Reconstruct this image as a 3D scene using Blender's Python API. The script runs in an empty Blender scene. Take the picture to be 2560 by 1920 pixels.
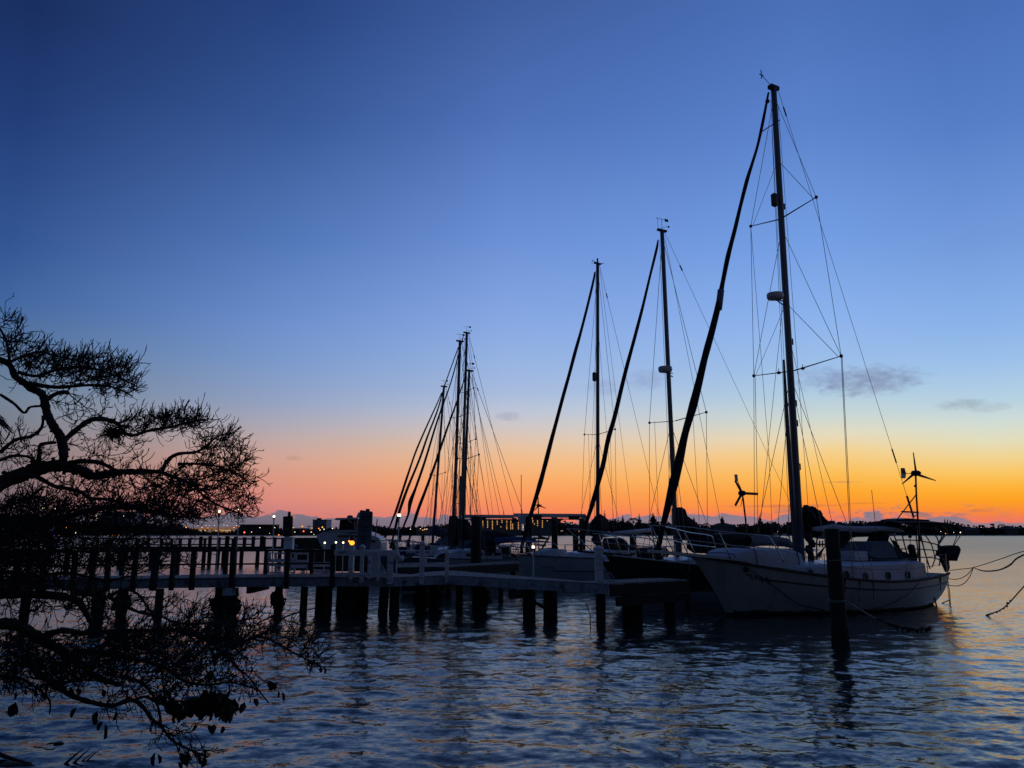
import bpy, math, random
import numpy as np
from mathutils import Vector, Matrix
R = math.radians
scene = bpy.context.scene
COL = scene.collection
random.seed(7)
# ------------------------------------------------------------------ camera
CAM_H = 2.5
FOC = 1920.0            # focal length in photo pixels (2560 wide)
PITCH = math.atan((1331 - 960) / FOC)
CP, SP = math.cos(PITCH), math.sin(PITCH)
cd = bpy.data.cameras.new("camera")
cam = bpy.data.objects.new("camera", cd)
COL.objects.link(cam)
cam.location = (0, 0, CAM_H)
cam.rotation_euler = (R(90) + PITCH, 0, 0)
cd.sensor_width = 36
cd.lens = 36 * FOC / 2560
cd.clip_start = 0.1
cd.clip_end = 9000
scene.camera = cam
scene.view_settings.view_transform = 'Standard'
scene.view_settings.look = 'None'
scene.view_settings.exposure = 0
scene.view_settings.gamma = 1


def ray(x, y):
    u = (x - 1280) / FOC
    v = (y - 960) / FOC
    return (u, CP + v * SP, SP - v * CP)


def P(x, y, Y):          # world point seen at photo pixel (x,y) at forward distance Y
    d = ray(x, y)
    t = Y / d[1]
    return Vector((d[0] * t, Y, CAM_H + d[2] * t))


def G(x, y, z=0.0):      # world point seen at photo pixel (x,y) at height z
    d = ray(x, y)
    t = (z - CAM_H) / d[2]
    return Vector((d[0] * t, d[1] * t, z))


def lin(c):
    out = []
    for v in c[:3]:
        v = v / 255.0
        out.append(v / 12.92 if v <= 0.04045 else ((v + 0.055) / 1.055) ** 2.4)
    return out


# ------------------------------------------------------------------ world: dusk sky
world = bpy.data.worlds.new("World")
scene.world = world
world.use_nodes = True
wt = world.node_tree
wt.nodes.clear()


class NT:
    def __init__(s, tree):
        s.t = tree

    def n(s, typ, **kw):
        nd = s.t.nodes.new(typ)
        for k, v in kw.items():
            setattr(nd, k, v)
        return nd

    def l(s, a, b):
        s.t.links.new(a, b)

    def val(s, x, inp):
        if isinstance(x, (int, float)):
            inp.default_value = x
        else:
            s.l(x, inp)

    def math(s, op, a, b=None, c=None, clamp=False):
        nd = s.n('ShaderNodeMath', operation=op, use_clamp=clamp)
        s.val(a, nd.inputs[0])
        if b is not None:
            s.val(b, nd.inputs[1])
        if c is not None:
            s.val(c, nd.inputs[2])
        return nd.outputs[0]

    def mr(s, x, a, b, c=0.0, d=1.0, smooth=False):
        nd = s.n('ShaderNodeMapRange')
        nd.interpolation_type = 'SMOOTHSTEP' if smooth else 'LINEAR'
        nd.clamp = True
        s.val(x, nd.inputs[0])
        for i, v in enumerate((a, b, c, d)):
            s.val(v, nd.inputs[i + 1])
        return nd.outputs[0]

    def mix(s, f, a, b):
        nd = s.n('ShaderNodeMix', data_type='RGBA')
        s.val(f, nd.inputs[0])
        for x, i in ((a, 6), (b, 7)):
            if isinstance(x, (tuple, list)):
                nd.inputs[i].default_value = (*x[:3], 1)
            else:
                s.l(x, nd.inputs[i])
        return nd.outputs[2]

    def comb(s, x, y, z):
        nd = s.n('ShaderNodeCombineXYZ')
        for i, v in enumerate((x, y, z)):
            s.val(v, nd.inputs[i])
        return nd.outputs[0]

    def noise(s, vec, scale, detail=4, rough=0.5):
        nd = s.n('ShaderNodeTexNoise')
        if vec is not None:
            s.l(vec, nd.inputs['Vector'])
        nd.inputs['Scale'].default_value = scale
        nd.inputs['Detail'].default_value = detail
        nd.inputs['Roughness'].default_value = rough
        return nd.outputs[0]


w = NT(wt)
tc = w.n('ShaderNodeTexCoord')
sep = w.n('ShaderNodeSeparateXYZ')
w.l(tc.outputs['Generated'], sep.inputs[0])
DEG = 180 / math.pi
elev = w.math('MULTIPLY', w.math('ARCSINE', sep.outputs[2]), DEG)
azim = w.math('MULTIPLY', w.math('ARCTAN2', sep.outputs[0], sep.outputs[1]), DEG)


def px_elev(x, y):
    d = ray(x, y)
    return math.degrees(math.atan2(d[2], math.hypot(d[0], d[1])))


def px_az(x, y=1331):
    d = ray(x, y)
    return math.degrees(math.atan2(d[0], d[1]))


ZEN = (30, 46, 88)
columns = [
    (40, [(1290, (86, 82, 92)), (1200, (112, 106, 113)), (1100, (120, 120, 130)), (1000, (110, 126, 146)), (900, (92, 118, 150)),
          (750, (64, 100, 158)), (600, (50, 84, 146)), (300, (35, 61, 120)), (0, (26, 46, 97))]),
    (680, [(1310, (178, 120, 124)), (1280, (205, 130, 128)), (1250, (220, 139, 127)), (1200, (221, 151, 131)), (1150, (211, 163, 147)), (1100, (192, 168, 166)),
           (1060, (172, 168, 181)), (1000, (146, 161, 195)), (900, (123, 152, 203)), (800, (109, 142, 204)), (600, (83, 119, 185)), (300, (56, 88, 152)), (0, (40, 67, 129))]),
    (1260, [(1315, (236, 118, 100)), (1290, (244, 130, 98)), (1250, (250, 149, 92)), (1200, (250, 171, 108)), (1150, (242, 186, 138)), (1110, (228, 194, 166)),
            (1070, (210, 198, 195)), (1030, (190, 196, 214)), (980, (168, 186, 222)), (900, (150, 178, 226)), (800, (134, 166, 226)), (600, (108, 143, 213)), (300, (78, 112, 183)), (0, (61, 91, 157))]),
    (2100, [(1318, (236, 108, 88)), (1300, (243, 118, 80)), (1270, (253, 144, 50)), (1230, (253, 167, 48)), (1180, (252, 191, 88)), (1130, (246, 208, 138)), (1085, (230, 219, 188)),
            (1040, (204, 216, 210)), (980, (176, 204, 226)), (900, (156, 190, 233)), (800, (142, 179, 237)), (600, (117, 158, 228)), (300, (91, 130, 204)), (0, (76, 112, 184))]),
    (2500, [(1318, (226, 104, 88)), (1300, (238, 118, 84)), (1280, (249, 138, 54)), (1250, (253, 161, 34)), (1215, (253, 181, 58)), (1180, (250, 199, 102)), (1140, (240, 212, 148)), (1100, (226, 221, 188)),
            (1050, (206, 220, 214)), (1000, (182, 208, 226)), (900, (155, 191, 234)), (800, (139, 177, 233)), (600, (115, 154, 220)), (300, (86, 126, 200)), (0, (72, 109, 182))]),
]
EMAX = 70.0
efac = w.math('DIVIDE', elev, EMAX, clamp=True)


def ramp(stops):
    nd = w.n('ShaderNodeValToRGB')
    cr = nd.color_ramp
    cr.interpolation = 'LINEAR'
    while len(cr.elements) > 1:
        cr.elements.remove(cr.elements[-1])
    first = True
    for e, c in stops:
        if first:
            el = cr.elements[0]
            el.position = max(0, e / EMAX)
            first = False
        else:
            el = cr.elements.new(min(1, max(0, e / EMAX)))
        if c[2] > c[0] * 1.12:
            c = (c[0], min(255, c[1] + 1), c[2])
        el.color = (*lin(c), 1)
    w.l(efac, nd.inputs[0])
    return nd.outputs[0]


outs = []
for x, st in columns:
    s2 = [(px_elev(x, y), c) for y, c in st]
    s2.append((50, tuple((a + b) / 2 for a, b in zip(st[-1][1], ZEN))))
    s2.append((66, ZEN))
    outs.append((px_az(x) * (1.07 if x < 100 else 1.0), ramp(s2)))
rear = ramp([(0, (37, 42, 54)), (10, (38, 47, 62)), (30, (38, 51, 76)), (66, ZEN)])
cur = w.mix(w.mr(azim, -78, -37, smooth=True), rear, outs[0][1])
for i in range(len(outs) - 1):
    cur = w.mix(w.mr(azim, outs[i][0], outs[i + 1][0]), cur, outs[i + 1][1])
cur = w.mix(w.mr(azim, 40, 105, smooth=True), cur, rear)

# low cloud bank and wisps, laid out by direction
cv = w.comb(azim, w.math('MULTIPLY', elev, 2.2), 0.0)
n1 = w.noise(cv, 0.42, 7, 0.55)
n1b = w.noise(cv, 0.13, 2, 0.5)
base = w.math('ADD', w.math('ADD', 0.80, w.math('MULTIPLY', w.mr(azim, 2, 12), 0.22)), w.math('MULTIPLY', w.mr(azim, 20, 28), -0.42))
topl = w.math('ADD', base, w.math('ADD', w.math('MULTIPLY', w.math('SUBTRACT', n1, 0.45), 2.2), w.math('MULTIPLY', w.math('SUBTRACT', n1b, 0.42), 1.6)))
bank = w.mr(w.math('SUBTRACT', topl, elev), -0.05, 0.10, smooth=True)
bankcol = w.mix(w.mr(azim, -34, 16), lin((72, 78, 95)), lin((134, 126, 138)))
bankcol = w.mix(w.mr(azim, -8, 16), bankcol, lin((148, 130, 140)))
bankcol = w.mix(w.math('MULTIPLY', w.mr(elev, 0.15, 1.1), w.mr(azim, -30, 0)), bankcol, lin((122, 122, 142)))
edge = w.mr(w.math('SUBTRACT', topl, elev), -0.35, 0.0, smooth=True)
cur = w.mix(w.math('MULTIPLY', w.math('MULTIPLY', edge, 0.45), w.mr(azim, -25, -5)), cur, lin((240, 128, 104)))
cur = w.mix(w.math('MULTIPLY', bank, 0.92), cur, bankcol)
# separate small puffs over the bank, right of the big boat
n2 = w.noise(w.comb(azim, w.math('MULTIPLY', elev, 3.0), 4.0), 0.62, 6, 0.6)
band = w.math('MULTIPLY', w.mr(elev, 0.7, 1.1, smooth=True), w.mr(elev, 1.5, 2.0, 1.0, 0.0, smooth=True))
puff = w.math('MULTIPLY', w.mr(n2, 0.49, 0.60, smooth=True), w.math('MULTIPLY', band, w.math('MULTIPLY', w.mr(azim, 16, 22), w.mr(azim, 29, 33, 1.0, 0.0))))
cur = w.mix(w.math('MULTIPLY', puff, 0.85), cur, lin((150, 118, 122)))
n3 = w.noise(w.comb(azim, w.math('MULTIPLY', elev, 2.0), 9.0), 1.1, 9, 0.68)
for (x, y, wx, wy, k, c) in ((2175, 952, 95, 30, .7, (122, 130, 164)), (2050, 945, 60, 26, .5, (130, 150, 195)), (2405, 1012, 42, 10, .5, (140, 148, 160)), (2470, 1018, 35, 10, .35, (150, 155, 165)),
                          (1272, 1042, 30, 10, .55, (158, 160, 186)), (735, 1145, 20, 5, .5, (180, 138, 130)), (1620, 948, 50, 22, .42, (130, 145, 190)), (1510, 965, 35, 20, .4, (130, 145, 190)),
                          (1960, 1265, 130, 3.0, .9, (215, 120, 80)), (2100, 1205, 34, 1.8, .9, (215, 150, 90)), (2160, 1258, 40, 1.6, .9, (220, 130, 60)), (2450, 1276, 22, 4, .7, (200, 120, 90))):
    a0, e0 = px_az(x, y), px_elev(x, y)
    sx, sy = wx / FOC * DEG, wy / FOC * DEG
    q = w.math('ADD', w.math('POWER', w.math('DIVIDE', w.math('ABSOLUTE', w.math('SUBTRACT', azim, a0)), sx), 2.0),
               w.math('POWER', w.math('DIVIDE', w.math('ABSOLUTE', w.math('SUBTRACT', elev, e0)), sy), 2.0))
    g = w.mr(w.math('ADD', q, w.math('MULTIPLY', w.math('SUBTRACT', n3, 0.5), 4.6)), -0.6, 2.0, 1.0, 0.0, smooth=True)
    cur = w.mix(w.math('MULTIPLY', g, k), cur, lin(c))
bg = w.n('ShaderNodeBackground')
w.l(cur, bg.inputs[0])
bg.inputs[1].default_value = 1.0
wo = w.n('ShaderNodeOutputWorld')
w.l(bg.outputs[0], wo.inputs[0])

# ------------------------------------------------------------------ helpers: materials
def mat(name, col, rough=0.7, metal=0.0, var=0.25, scale=6.0, bump=0.0, spec=0.5, stretch=None, emit=None, estr=0.0, dirt=None):
    m = bpy.data.materials.new(name)
    m.use_nodes = True
    t = NT(m.node_tree)
    b = m.node_tree.nodes['Principled BSDF']
    b.inputs['Roughness'].default_value = rough
    b.inputs['Metallic'].default_value = metal
    b.inputs['Specular IOR Level'].default_value = spec
    tcn = t.n('ShaderNodeTexCoord')
    vec = tcn.outputs['Object']
    if stretch:
        mp = t.n('ShaderNodeMapping')
        mp.inputs['Scale'].default_value = stretch
        t.l(vec, mp.inputs[0])
        vec = mp.outputs[0]
    nz = t.noise(vec, scale, 6, 0.6)
    lo = [c * (1 - var) for c in col]
    hi = [min(1, c * (1 + var)) for c in col]
    c = t.mix(t.mr(nz, 0.3, 0.7), lo, hi)
    if dirt:
        nz2 = t.noise(vec, scale * 0.37, 8, 0.65)
        c = t.mix(t.math('MULTIPLY', t.mr(nz2, 0.52, 0.68), dirt[1]), c, dirt[0])
    t.l(c, b.inputs['Base Color'])
    if bump:
        bn = t.n('ShaderNodeBump')
        bn.inputs['Strength'].default_value = bump
        bn.inputs['Distance'].default_value = 0.02
        t.l(nz, bn.inputs['Height'])
        t.l(bn.outputs[0], b.inputs['Normal'])
    if emit:
        b.inputs['Emission Color'].default_value = (*emit, 1)
        b.inputs['Emission Strength'].default_value = estr
    return m


M = {}
M['hull_white'] = mat('gelcoat_white', (0.50, 0.52, 0.53), 0.35, var=0.07, scale=3.5, dirt=((0.26, 0.24, 0.21), 0.5), stretch=(1.6, 1.6, .35))
M['hull_grey'] = mat('gelcoat_pale_blue', (0.42, 0.50, 0.60), 0.4, var=0.08, scale=1.2, dirt=((0.12, 0.12, 0.13), 0.4))
M['hull_dark'] = mat('paint_dark_green', (0.02, 0.03, 0.028), 0.3, var=0.2, scale=1.0)
M['antifoul'] = mat('antifouling_black', (0.02, 0.02, 0.022), 0.8, var=0.3, scale=5)
M['stripe'] = mat('painted_stripe_navy', (0.012, 0.015, 0.03), 0.5, var=0.2)
M['deck'] = mat('deck_nonskid', (0.40, 0.41, 0.42), 0.8, var=0.15, scale=8, dirt=((0.12, 0.12, 0.12), 0.5))
M['cabin'] = mat('cabin_gelcoat', (0.66, 0.70, 0.76), 0.4, var=0.08, scale=2, dirt=((0.25, 0.25, 0.25), 0.5))
M['teak'] = mat('weathered_teak', (0.10, 0.07, 0.05), 0.75, var=0.35, scale=9, stretch=(1, 6, 6), bump=0.2)
M['alu'] = mat('anodised_mast', (0.17, 0.18, 0.20), 0.45, metal=0.55, var=0.15, scale=1.4, stretch=(3, 3, .4))
M['alu_dark'] = mat('weathered_dark_mast', (0.09, 0.10, 0.12), 0.5, metal=0.4, var=0.2, scale=1.4)
M['steel'] = mat('stainless_tube', (0.62, 0.60, 0.56), 0.22, metal=1.0, var=0.1)
M['wire'] = mat('rigging_wire', (0.16, 0.15, 0.14), 0.45, metal=0.7, var=0.2)
M['rope'] = mat('rope_line', (0.05, 0.05, 0.055), 0.9, var=0.4, scale=60, bump=0.5)
M['rope_pale'] = mat('rope_pale', (0.35, 0.34, 0.32), 0.9, var=0.3, scale=60, bump=0.5)
M['canvas'] = mat('canvas_navy', (0.014, 0.016, 0.024), 0.95, var=0.35, scale=9, bump=0.4)
M['canvas_blue'] = mat('canvas_blue', (0.02, 0.035, 0.12), 0.9, var=0.3, scale=9, bump=0.4)
M['canvas_grey'] = mat('canvas_grey', (0.16, 0.20, 0.25), 0.9, var=0.25, scale=9, bump=0.4)
M['sailcloth'] = mat('sailcloth_white', (0.50, 0.53, 0.58), 0.85, var=0.15, scale=5, bump=0.5)
M['tarp'] = mat('tarp_white', (0.60, 0.61, 0.66), 0.8, var=0.10, scale=7, bump=0.3, dirt=((0.3, 0.3, 0.33), 0.4))
M['black'] = mat('black_plastic', (0.012, 0.012, 0.014), 0.5, var=0.3)
M['glass'] = mat('dark_glass', (0.01, 0.013, 0.018), 0.08, var=0.1)
M['plastic'] = mat('white_plastic', (0.65, 0.67, 0.70), 0.5, var=0.06)
M['vane'] = mat('vane_plastic', (0.75, 0.72, 0.66), 0.6, var=0.06)
M['wood_dark'] = mat('creosote_wood', (0.030, 0.027, 0.025), 0.9, var=0.5, scale=5, stretch=(4, 4, .6), bump=0.5)
M['plank'] = mat('dock_planks', (0.24, 0.22, 0.21), 0.85, var=0.35, scale=4, stretch=(7, .8, 4), bump=0.4)
M['wood_white'] = mat('white_painted_wood', (0.72, 0.76, 0.82), 0.75, var=0.12, scale=7, stretch=(1, 1, 3), bump=0.3, dirt=((0.06, 0.06, 0.07), 0.75))
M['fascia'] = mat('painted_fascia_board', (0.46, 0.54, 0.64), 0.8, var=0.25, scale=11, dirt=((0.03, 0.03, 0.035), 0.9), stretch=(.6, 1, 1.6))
M['oyster'] = mat('oyster_crust', (0.035, 0.033, 0.03), 0.95, var=0.6, scale=14, bump=1.0)
M['bark'] = mat('tree_bark', (0.035, 0.030, 0.028), 0.95, var=0.5, scale=12, bump=0.6)
M['leaf'] = mat('dry_leaf', (0.03, 0.027, 0.02), 0.8, var=0.4)
M['foliage'] = mat('far_foliage', (0.035, 0.045, 0.035), 0.95, var=0.5, scale=.5)
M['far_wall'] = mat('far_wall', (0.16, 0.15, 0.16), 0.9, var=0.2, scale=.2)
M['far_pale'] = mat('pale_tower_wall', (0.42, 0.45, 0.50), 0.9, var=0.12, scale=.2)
M['far_roof'] = mat('far_roof', (0.06, 0.055, 0.06), 0.9, var=0.3, scale=.3)
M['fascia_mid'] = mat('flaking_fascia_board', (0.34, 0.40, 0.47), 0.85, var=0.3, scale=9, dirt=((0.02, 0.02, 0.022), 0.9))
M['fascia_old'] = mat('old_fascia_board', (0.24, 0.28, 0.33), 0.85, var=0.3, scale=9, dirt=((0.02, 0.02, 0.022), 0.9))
M['board'] = mat('sign_board_back', (0.10, 0.12, 0.16), 0.85, var=0.3, scale=4, dirt=((0.03, 0.03, 0.04), 0.6))
M['sign_ink'] = mat('faded_lettering', (0.02, 0.022, 0.03), 0.8)
M['lamp_warm'] = mat('lamp_globe_warm', (0.9, 0.85, 0.7), 0.4, emit=(1.0, 0.76, 0.45), estr=4)
M['lamp_white'] = mat('lamp_globe_white', (0.9, 0.9, 0.85), 0.4, emit=(1.0, 0.86, 0.62), estr=2.6)
M['lamp_orange'] = mat('lamp_sodium', (0.9, 0.6, 0.2), 0.4, emit=(1.0, 0.25, 0.012), estr=3.2)
M['lamp_red'] = mat('lamp_red', (0.9, 0.2, 0.1), 0.4, emit=(1.0, 0.10, 0.04), estr=5)
M['lamp_blue'] = mat('lamp_blue', (0.2, 0.2, 0.9), 0.4, emit=(0.12, 0.08, 1.0), estr=4)
M['lit_window'] = mat('lit_window', (0.8, 0.6, 0.3), 0.5, emit=(1.0, 0.50, 0.13), estr=0.95)
M['glow_band'] = mat('lit_bridge_face', (0.5, 0.35, 0.2), 0.8, emit=(1.0, 0.50, 0.18), estr=0.16)  # lamplight on the bridge deck and wall, put in as faint emission
M['ground'] = mat('bank_soil', (0.05, 0.05, 0.035), 0.95, var=0.5, scale=1.5, bump=0.5)
M['concrete'] = mat('seawall_concrete', (0.22, 0.21, 0.2), 0.9, var=0.25, scale=2, bump=0.3)


# ------------------------------------------------------------------ helpers: meshes (all coordinates are world metres)
ROOTS = {}


def root_mat(o):
    while o.parent is not None:
        o = o.parent
    return ROOTS.get(o.name, Matrix())


class MB:
    def __init__(s, smooth=False):
        s.v = []
        s.f = []
        s.sm = smooth

    def add(s, vs, fs):
        k = len(s.v)
        s.v += [tuple(p) for p in vs]
        s.f += [tuple(i + k for i in f) for f in fs]
        return s

    def box(s, c, size, ex=(1, 0, 0), ez=(0, 0, 1)):
        ex = Vector(ex).normalized()
        ez = Vector(ez).normalized()
        ey = ez.cross(ex).normalized()
        ez = ex.cross(ey)
        c = Vector(c)
        a, b, d = size[0] / 2, size[1] / 2, size[2] / 2
        vs = [c + ex * (a * i) + ey * (b * j) + ez * (d * k) for k in (-1, 1) for j in (-1, 1) for i in (-1, 1)]
        return s.add(vs, [(0, 2, 3, 1), (4, 5, 7, 6), (0, 1, 5, 4), (2, 6, 7, 3), (0, 4, 6, 2), (1, 3, 7, 5)])

    def bar(s, a, b, wd, hd, up=(0, 0, 1)):
        a = Vector(a)
        b = Vector(b)
        return s.box((a + b) / 2, ((b - a).length, wd, hd), (b - a), up)

    def tube(s, pts, rad, n=6, cap=True, flat=1.0):
        pts = [Vector(p) for p in pts]
        m = len(pts)
        if not isinstance(rad, (list, tuple)):
            rad = [rad] * m
        vs = []
        t0 = (pts[1] - pts[0]).normalized()
        ref = Vector((0, 0, 1)) if abs(t0.z) < 0.9 else Vector((1, 0, 0))
        u = t0.cross(ref).normalized()
        for i in range(m):
            t = (pts[min(i + 1, m - 1)] - pts[max(i - 1, 0)])
            if t.length < 1e-9:
                t = t0
            t.normalize()
            u = (u - t * u.dot(t))
            if u.length < 1e-6:
                u = t.orthogonal()
            u.normalize()
            q = t.cross(u)
            for k in range(n):
                an = 2 * math.pi * k / n
                vs.append(pts[i] + (u * math.cos(an) + q * math.sin(an) * flat) * rad[i])
        fs = []
        for i in range(m - 1):
            for k in range(n):
                a = i * n + k
                b = i * n + (k + 1) % n
                fs.append((a, b, b + n, a + n))
        if cap:
            fs.append(tuple(range(n))[::-1])
            fs.append(tuple(range((m - 1) * n, m * n)))
        return s.add(vs, fs)

    def prism(s, outline, off):      # outline: list of points in a plane, off: thickness vector (centred)
        off = Vector(off)
        k = len(outline)
        vs = [Vector(p) - off / 2 for p in outline] + [Vector(p) + off / 2 for p in outline]
        fs = [tuple(range(k))[::-1], tuple(range(k, 2 * k))]
        for i in range(k):
            j = (i + 1) % k
            fs.append((i, j, j + k, i + k))
        return s.add(vs, fs)

    def lathe(s, c, prof, n=14, ax=(0, 0, 1)):      # prof: (radius, height)
        ax = Vector(ax).normalized()
        u = ax.orthogonal().normalized()
        q = ax.cross(u)
        c = Vector(c)
        vs = []
        for r, h in prof:
            for k in range(n):
                an = 2 * math.pi * k / n
                vs.append(c + ax * h + (u * math.cos(an) + q * math.sin(an)) * r)
        fs = []
        for i in range(len(prof) - 1):
            for k in range(n):
                a = i * n + k
                b = i * n + (k + 1) % n
                fs.append((a, b, b + n, a + n))
        fs.append(tuple(range(n))[::-1])
        fs.append(tuple(range((len(prof) - 1) * n, len(prof) * n)))
        return s.add(vs, fs)

    def ball(s, c, r, n=10, sq=(1, 1, 1), jit=0.0, rnd=random):
        c = Vector(c)
        m = max(4, n // 2)
        vs = [c + Vector((0, 0, -r * sq[2]))]
        for i in range(1, m):
            ph = math.pi * i / m
            for k in range(n):
                an = 2 * math.pi * k / n
                j = 1 + (rnd.random() - .5) * 2 * jit
                vs.append(c + Vector((math.sin(ph) * math.cos(an) * sq[0], math.sin(ph) * math.sin(an) * sq[1], -math.cos(ph) * sq[2])) * (r * j))
        vs.append(c + Vector((0, 0, r * sq[2])))
        fs = [(0, 1 + (k + 1) % n, 1 + k) for k in range(n)]
        for i in range(m - 2):
            for k in range(n):
                a = 1 + i * n + k
                b = 1 + i * n + (k + 1) % n
                fs.append((a, b, b + n, a + n))
        l = len(vs) - 1
        a = 1 + (m - 2) * n
        fs += [(a + k, a + (k + 1) % n, l) for k in range(n)]
        return s.add(vs, fs)

    def grid(s, rows):
        n = len(rows[0])
        vs = [p for r in rows for p in r]
        fs = []
        for i in range(len(rows) - 1):
            for k in range(n - 1):
                a = i * n + k
                fs.append((a, a + 1, a + 1 + n, a + n))
        return s.add(vs, fs)

    def build(s, name, material, parent=None, smooth=None):
        me = bpy.data.meshes.new(name)
        vs = s.v
        if parent is not None:
            inv = root_mat(parent).inverted()
            a = np.array(vs, dtype=float)
            a = np.c_[a, np.ones(len(a))] @ np.array(inv).T
            vs = a[:, :3].tolist()
        me.from_pydata(vs, [], s.f)
        me.materials.append(material)
        if s.sm if smooth is None else smooth:
            me.polygons.foreach_set('use_smooth', [True] * len(me.polygons))
        o = bpy.data.objects.new(name, me)
        COL.objects.link(o)
        if parent is not None:
            o.parent = parent
        return o


def tag(o, label=None, cat=None, group=None, kind=None):
    if label:
        o['label'] = label
    if cat:
        o['category'] = cat
    if group:
        o['group'] = group
    if kind:
        o['kind'] = kind
    return o


def thing(name, loc, label, cat, group=None, rotz=0.0):
    o = bpy.data.objects.new(name, None)
    COL.objects.link(o)
    o.empty_display_size = 0.2
    o.location = loc
    o.rotation_euler = (0, 0, rotz)
    ROOTS[o.name] = Matrix.Translation(Vector(loc)) @ Matrix.Rotation(rotz, 4, 'Z')
    return tag(o, label, cat, group)


def dup(root, loc, label, rotz=0.0, group=None):
    r = root.copy()
    COL.objects.link(r)
    r.location = loc
    r.rotation_euler = (0, 0, rotz)
    r['label'] = label
    if group:
        r['group'] = group

    def rec(src, dst):
        for ch in list(src.children):
            c = ch.copy()
            COL.objects.link(c)
            c.parent = dst
            rec(ch, c)
    rec(root, r)
    return r


def catmull(pts, k=6):
    pts = [Vector(p) for p in pts]
    out = []
    for i in range(len(pts) - 1):
        p0 = pts[max(i - 1, 0)]
        p1, p2 = pts[i], pts[i + 1]
        p3 = pts[min(i + 2, len(pts) - 1)]
        for j in range(k):
            t = j / k
            out.append(0.5 * ((2 * p1) + (p2 - p0) * t + (2 * p0 - 5 * p1 + 4 * p2 - p3) * t * t + (3 * p1 - p0 - 3 * p2 + p3) * t ** 3))
    out.append(pts[-1])
    return out


def sag(a, b, d, n=10):          # hanging line between two points
    a = Vector(a)
    b = Vector(b)
    return [a.lerp(b, i / n) - Vector((0, 0, d * 4 * (i / n) * (1 - i / n))) for i in range(n + 1)]


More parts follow.
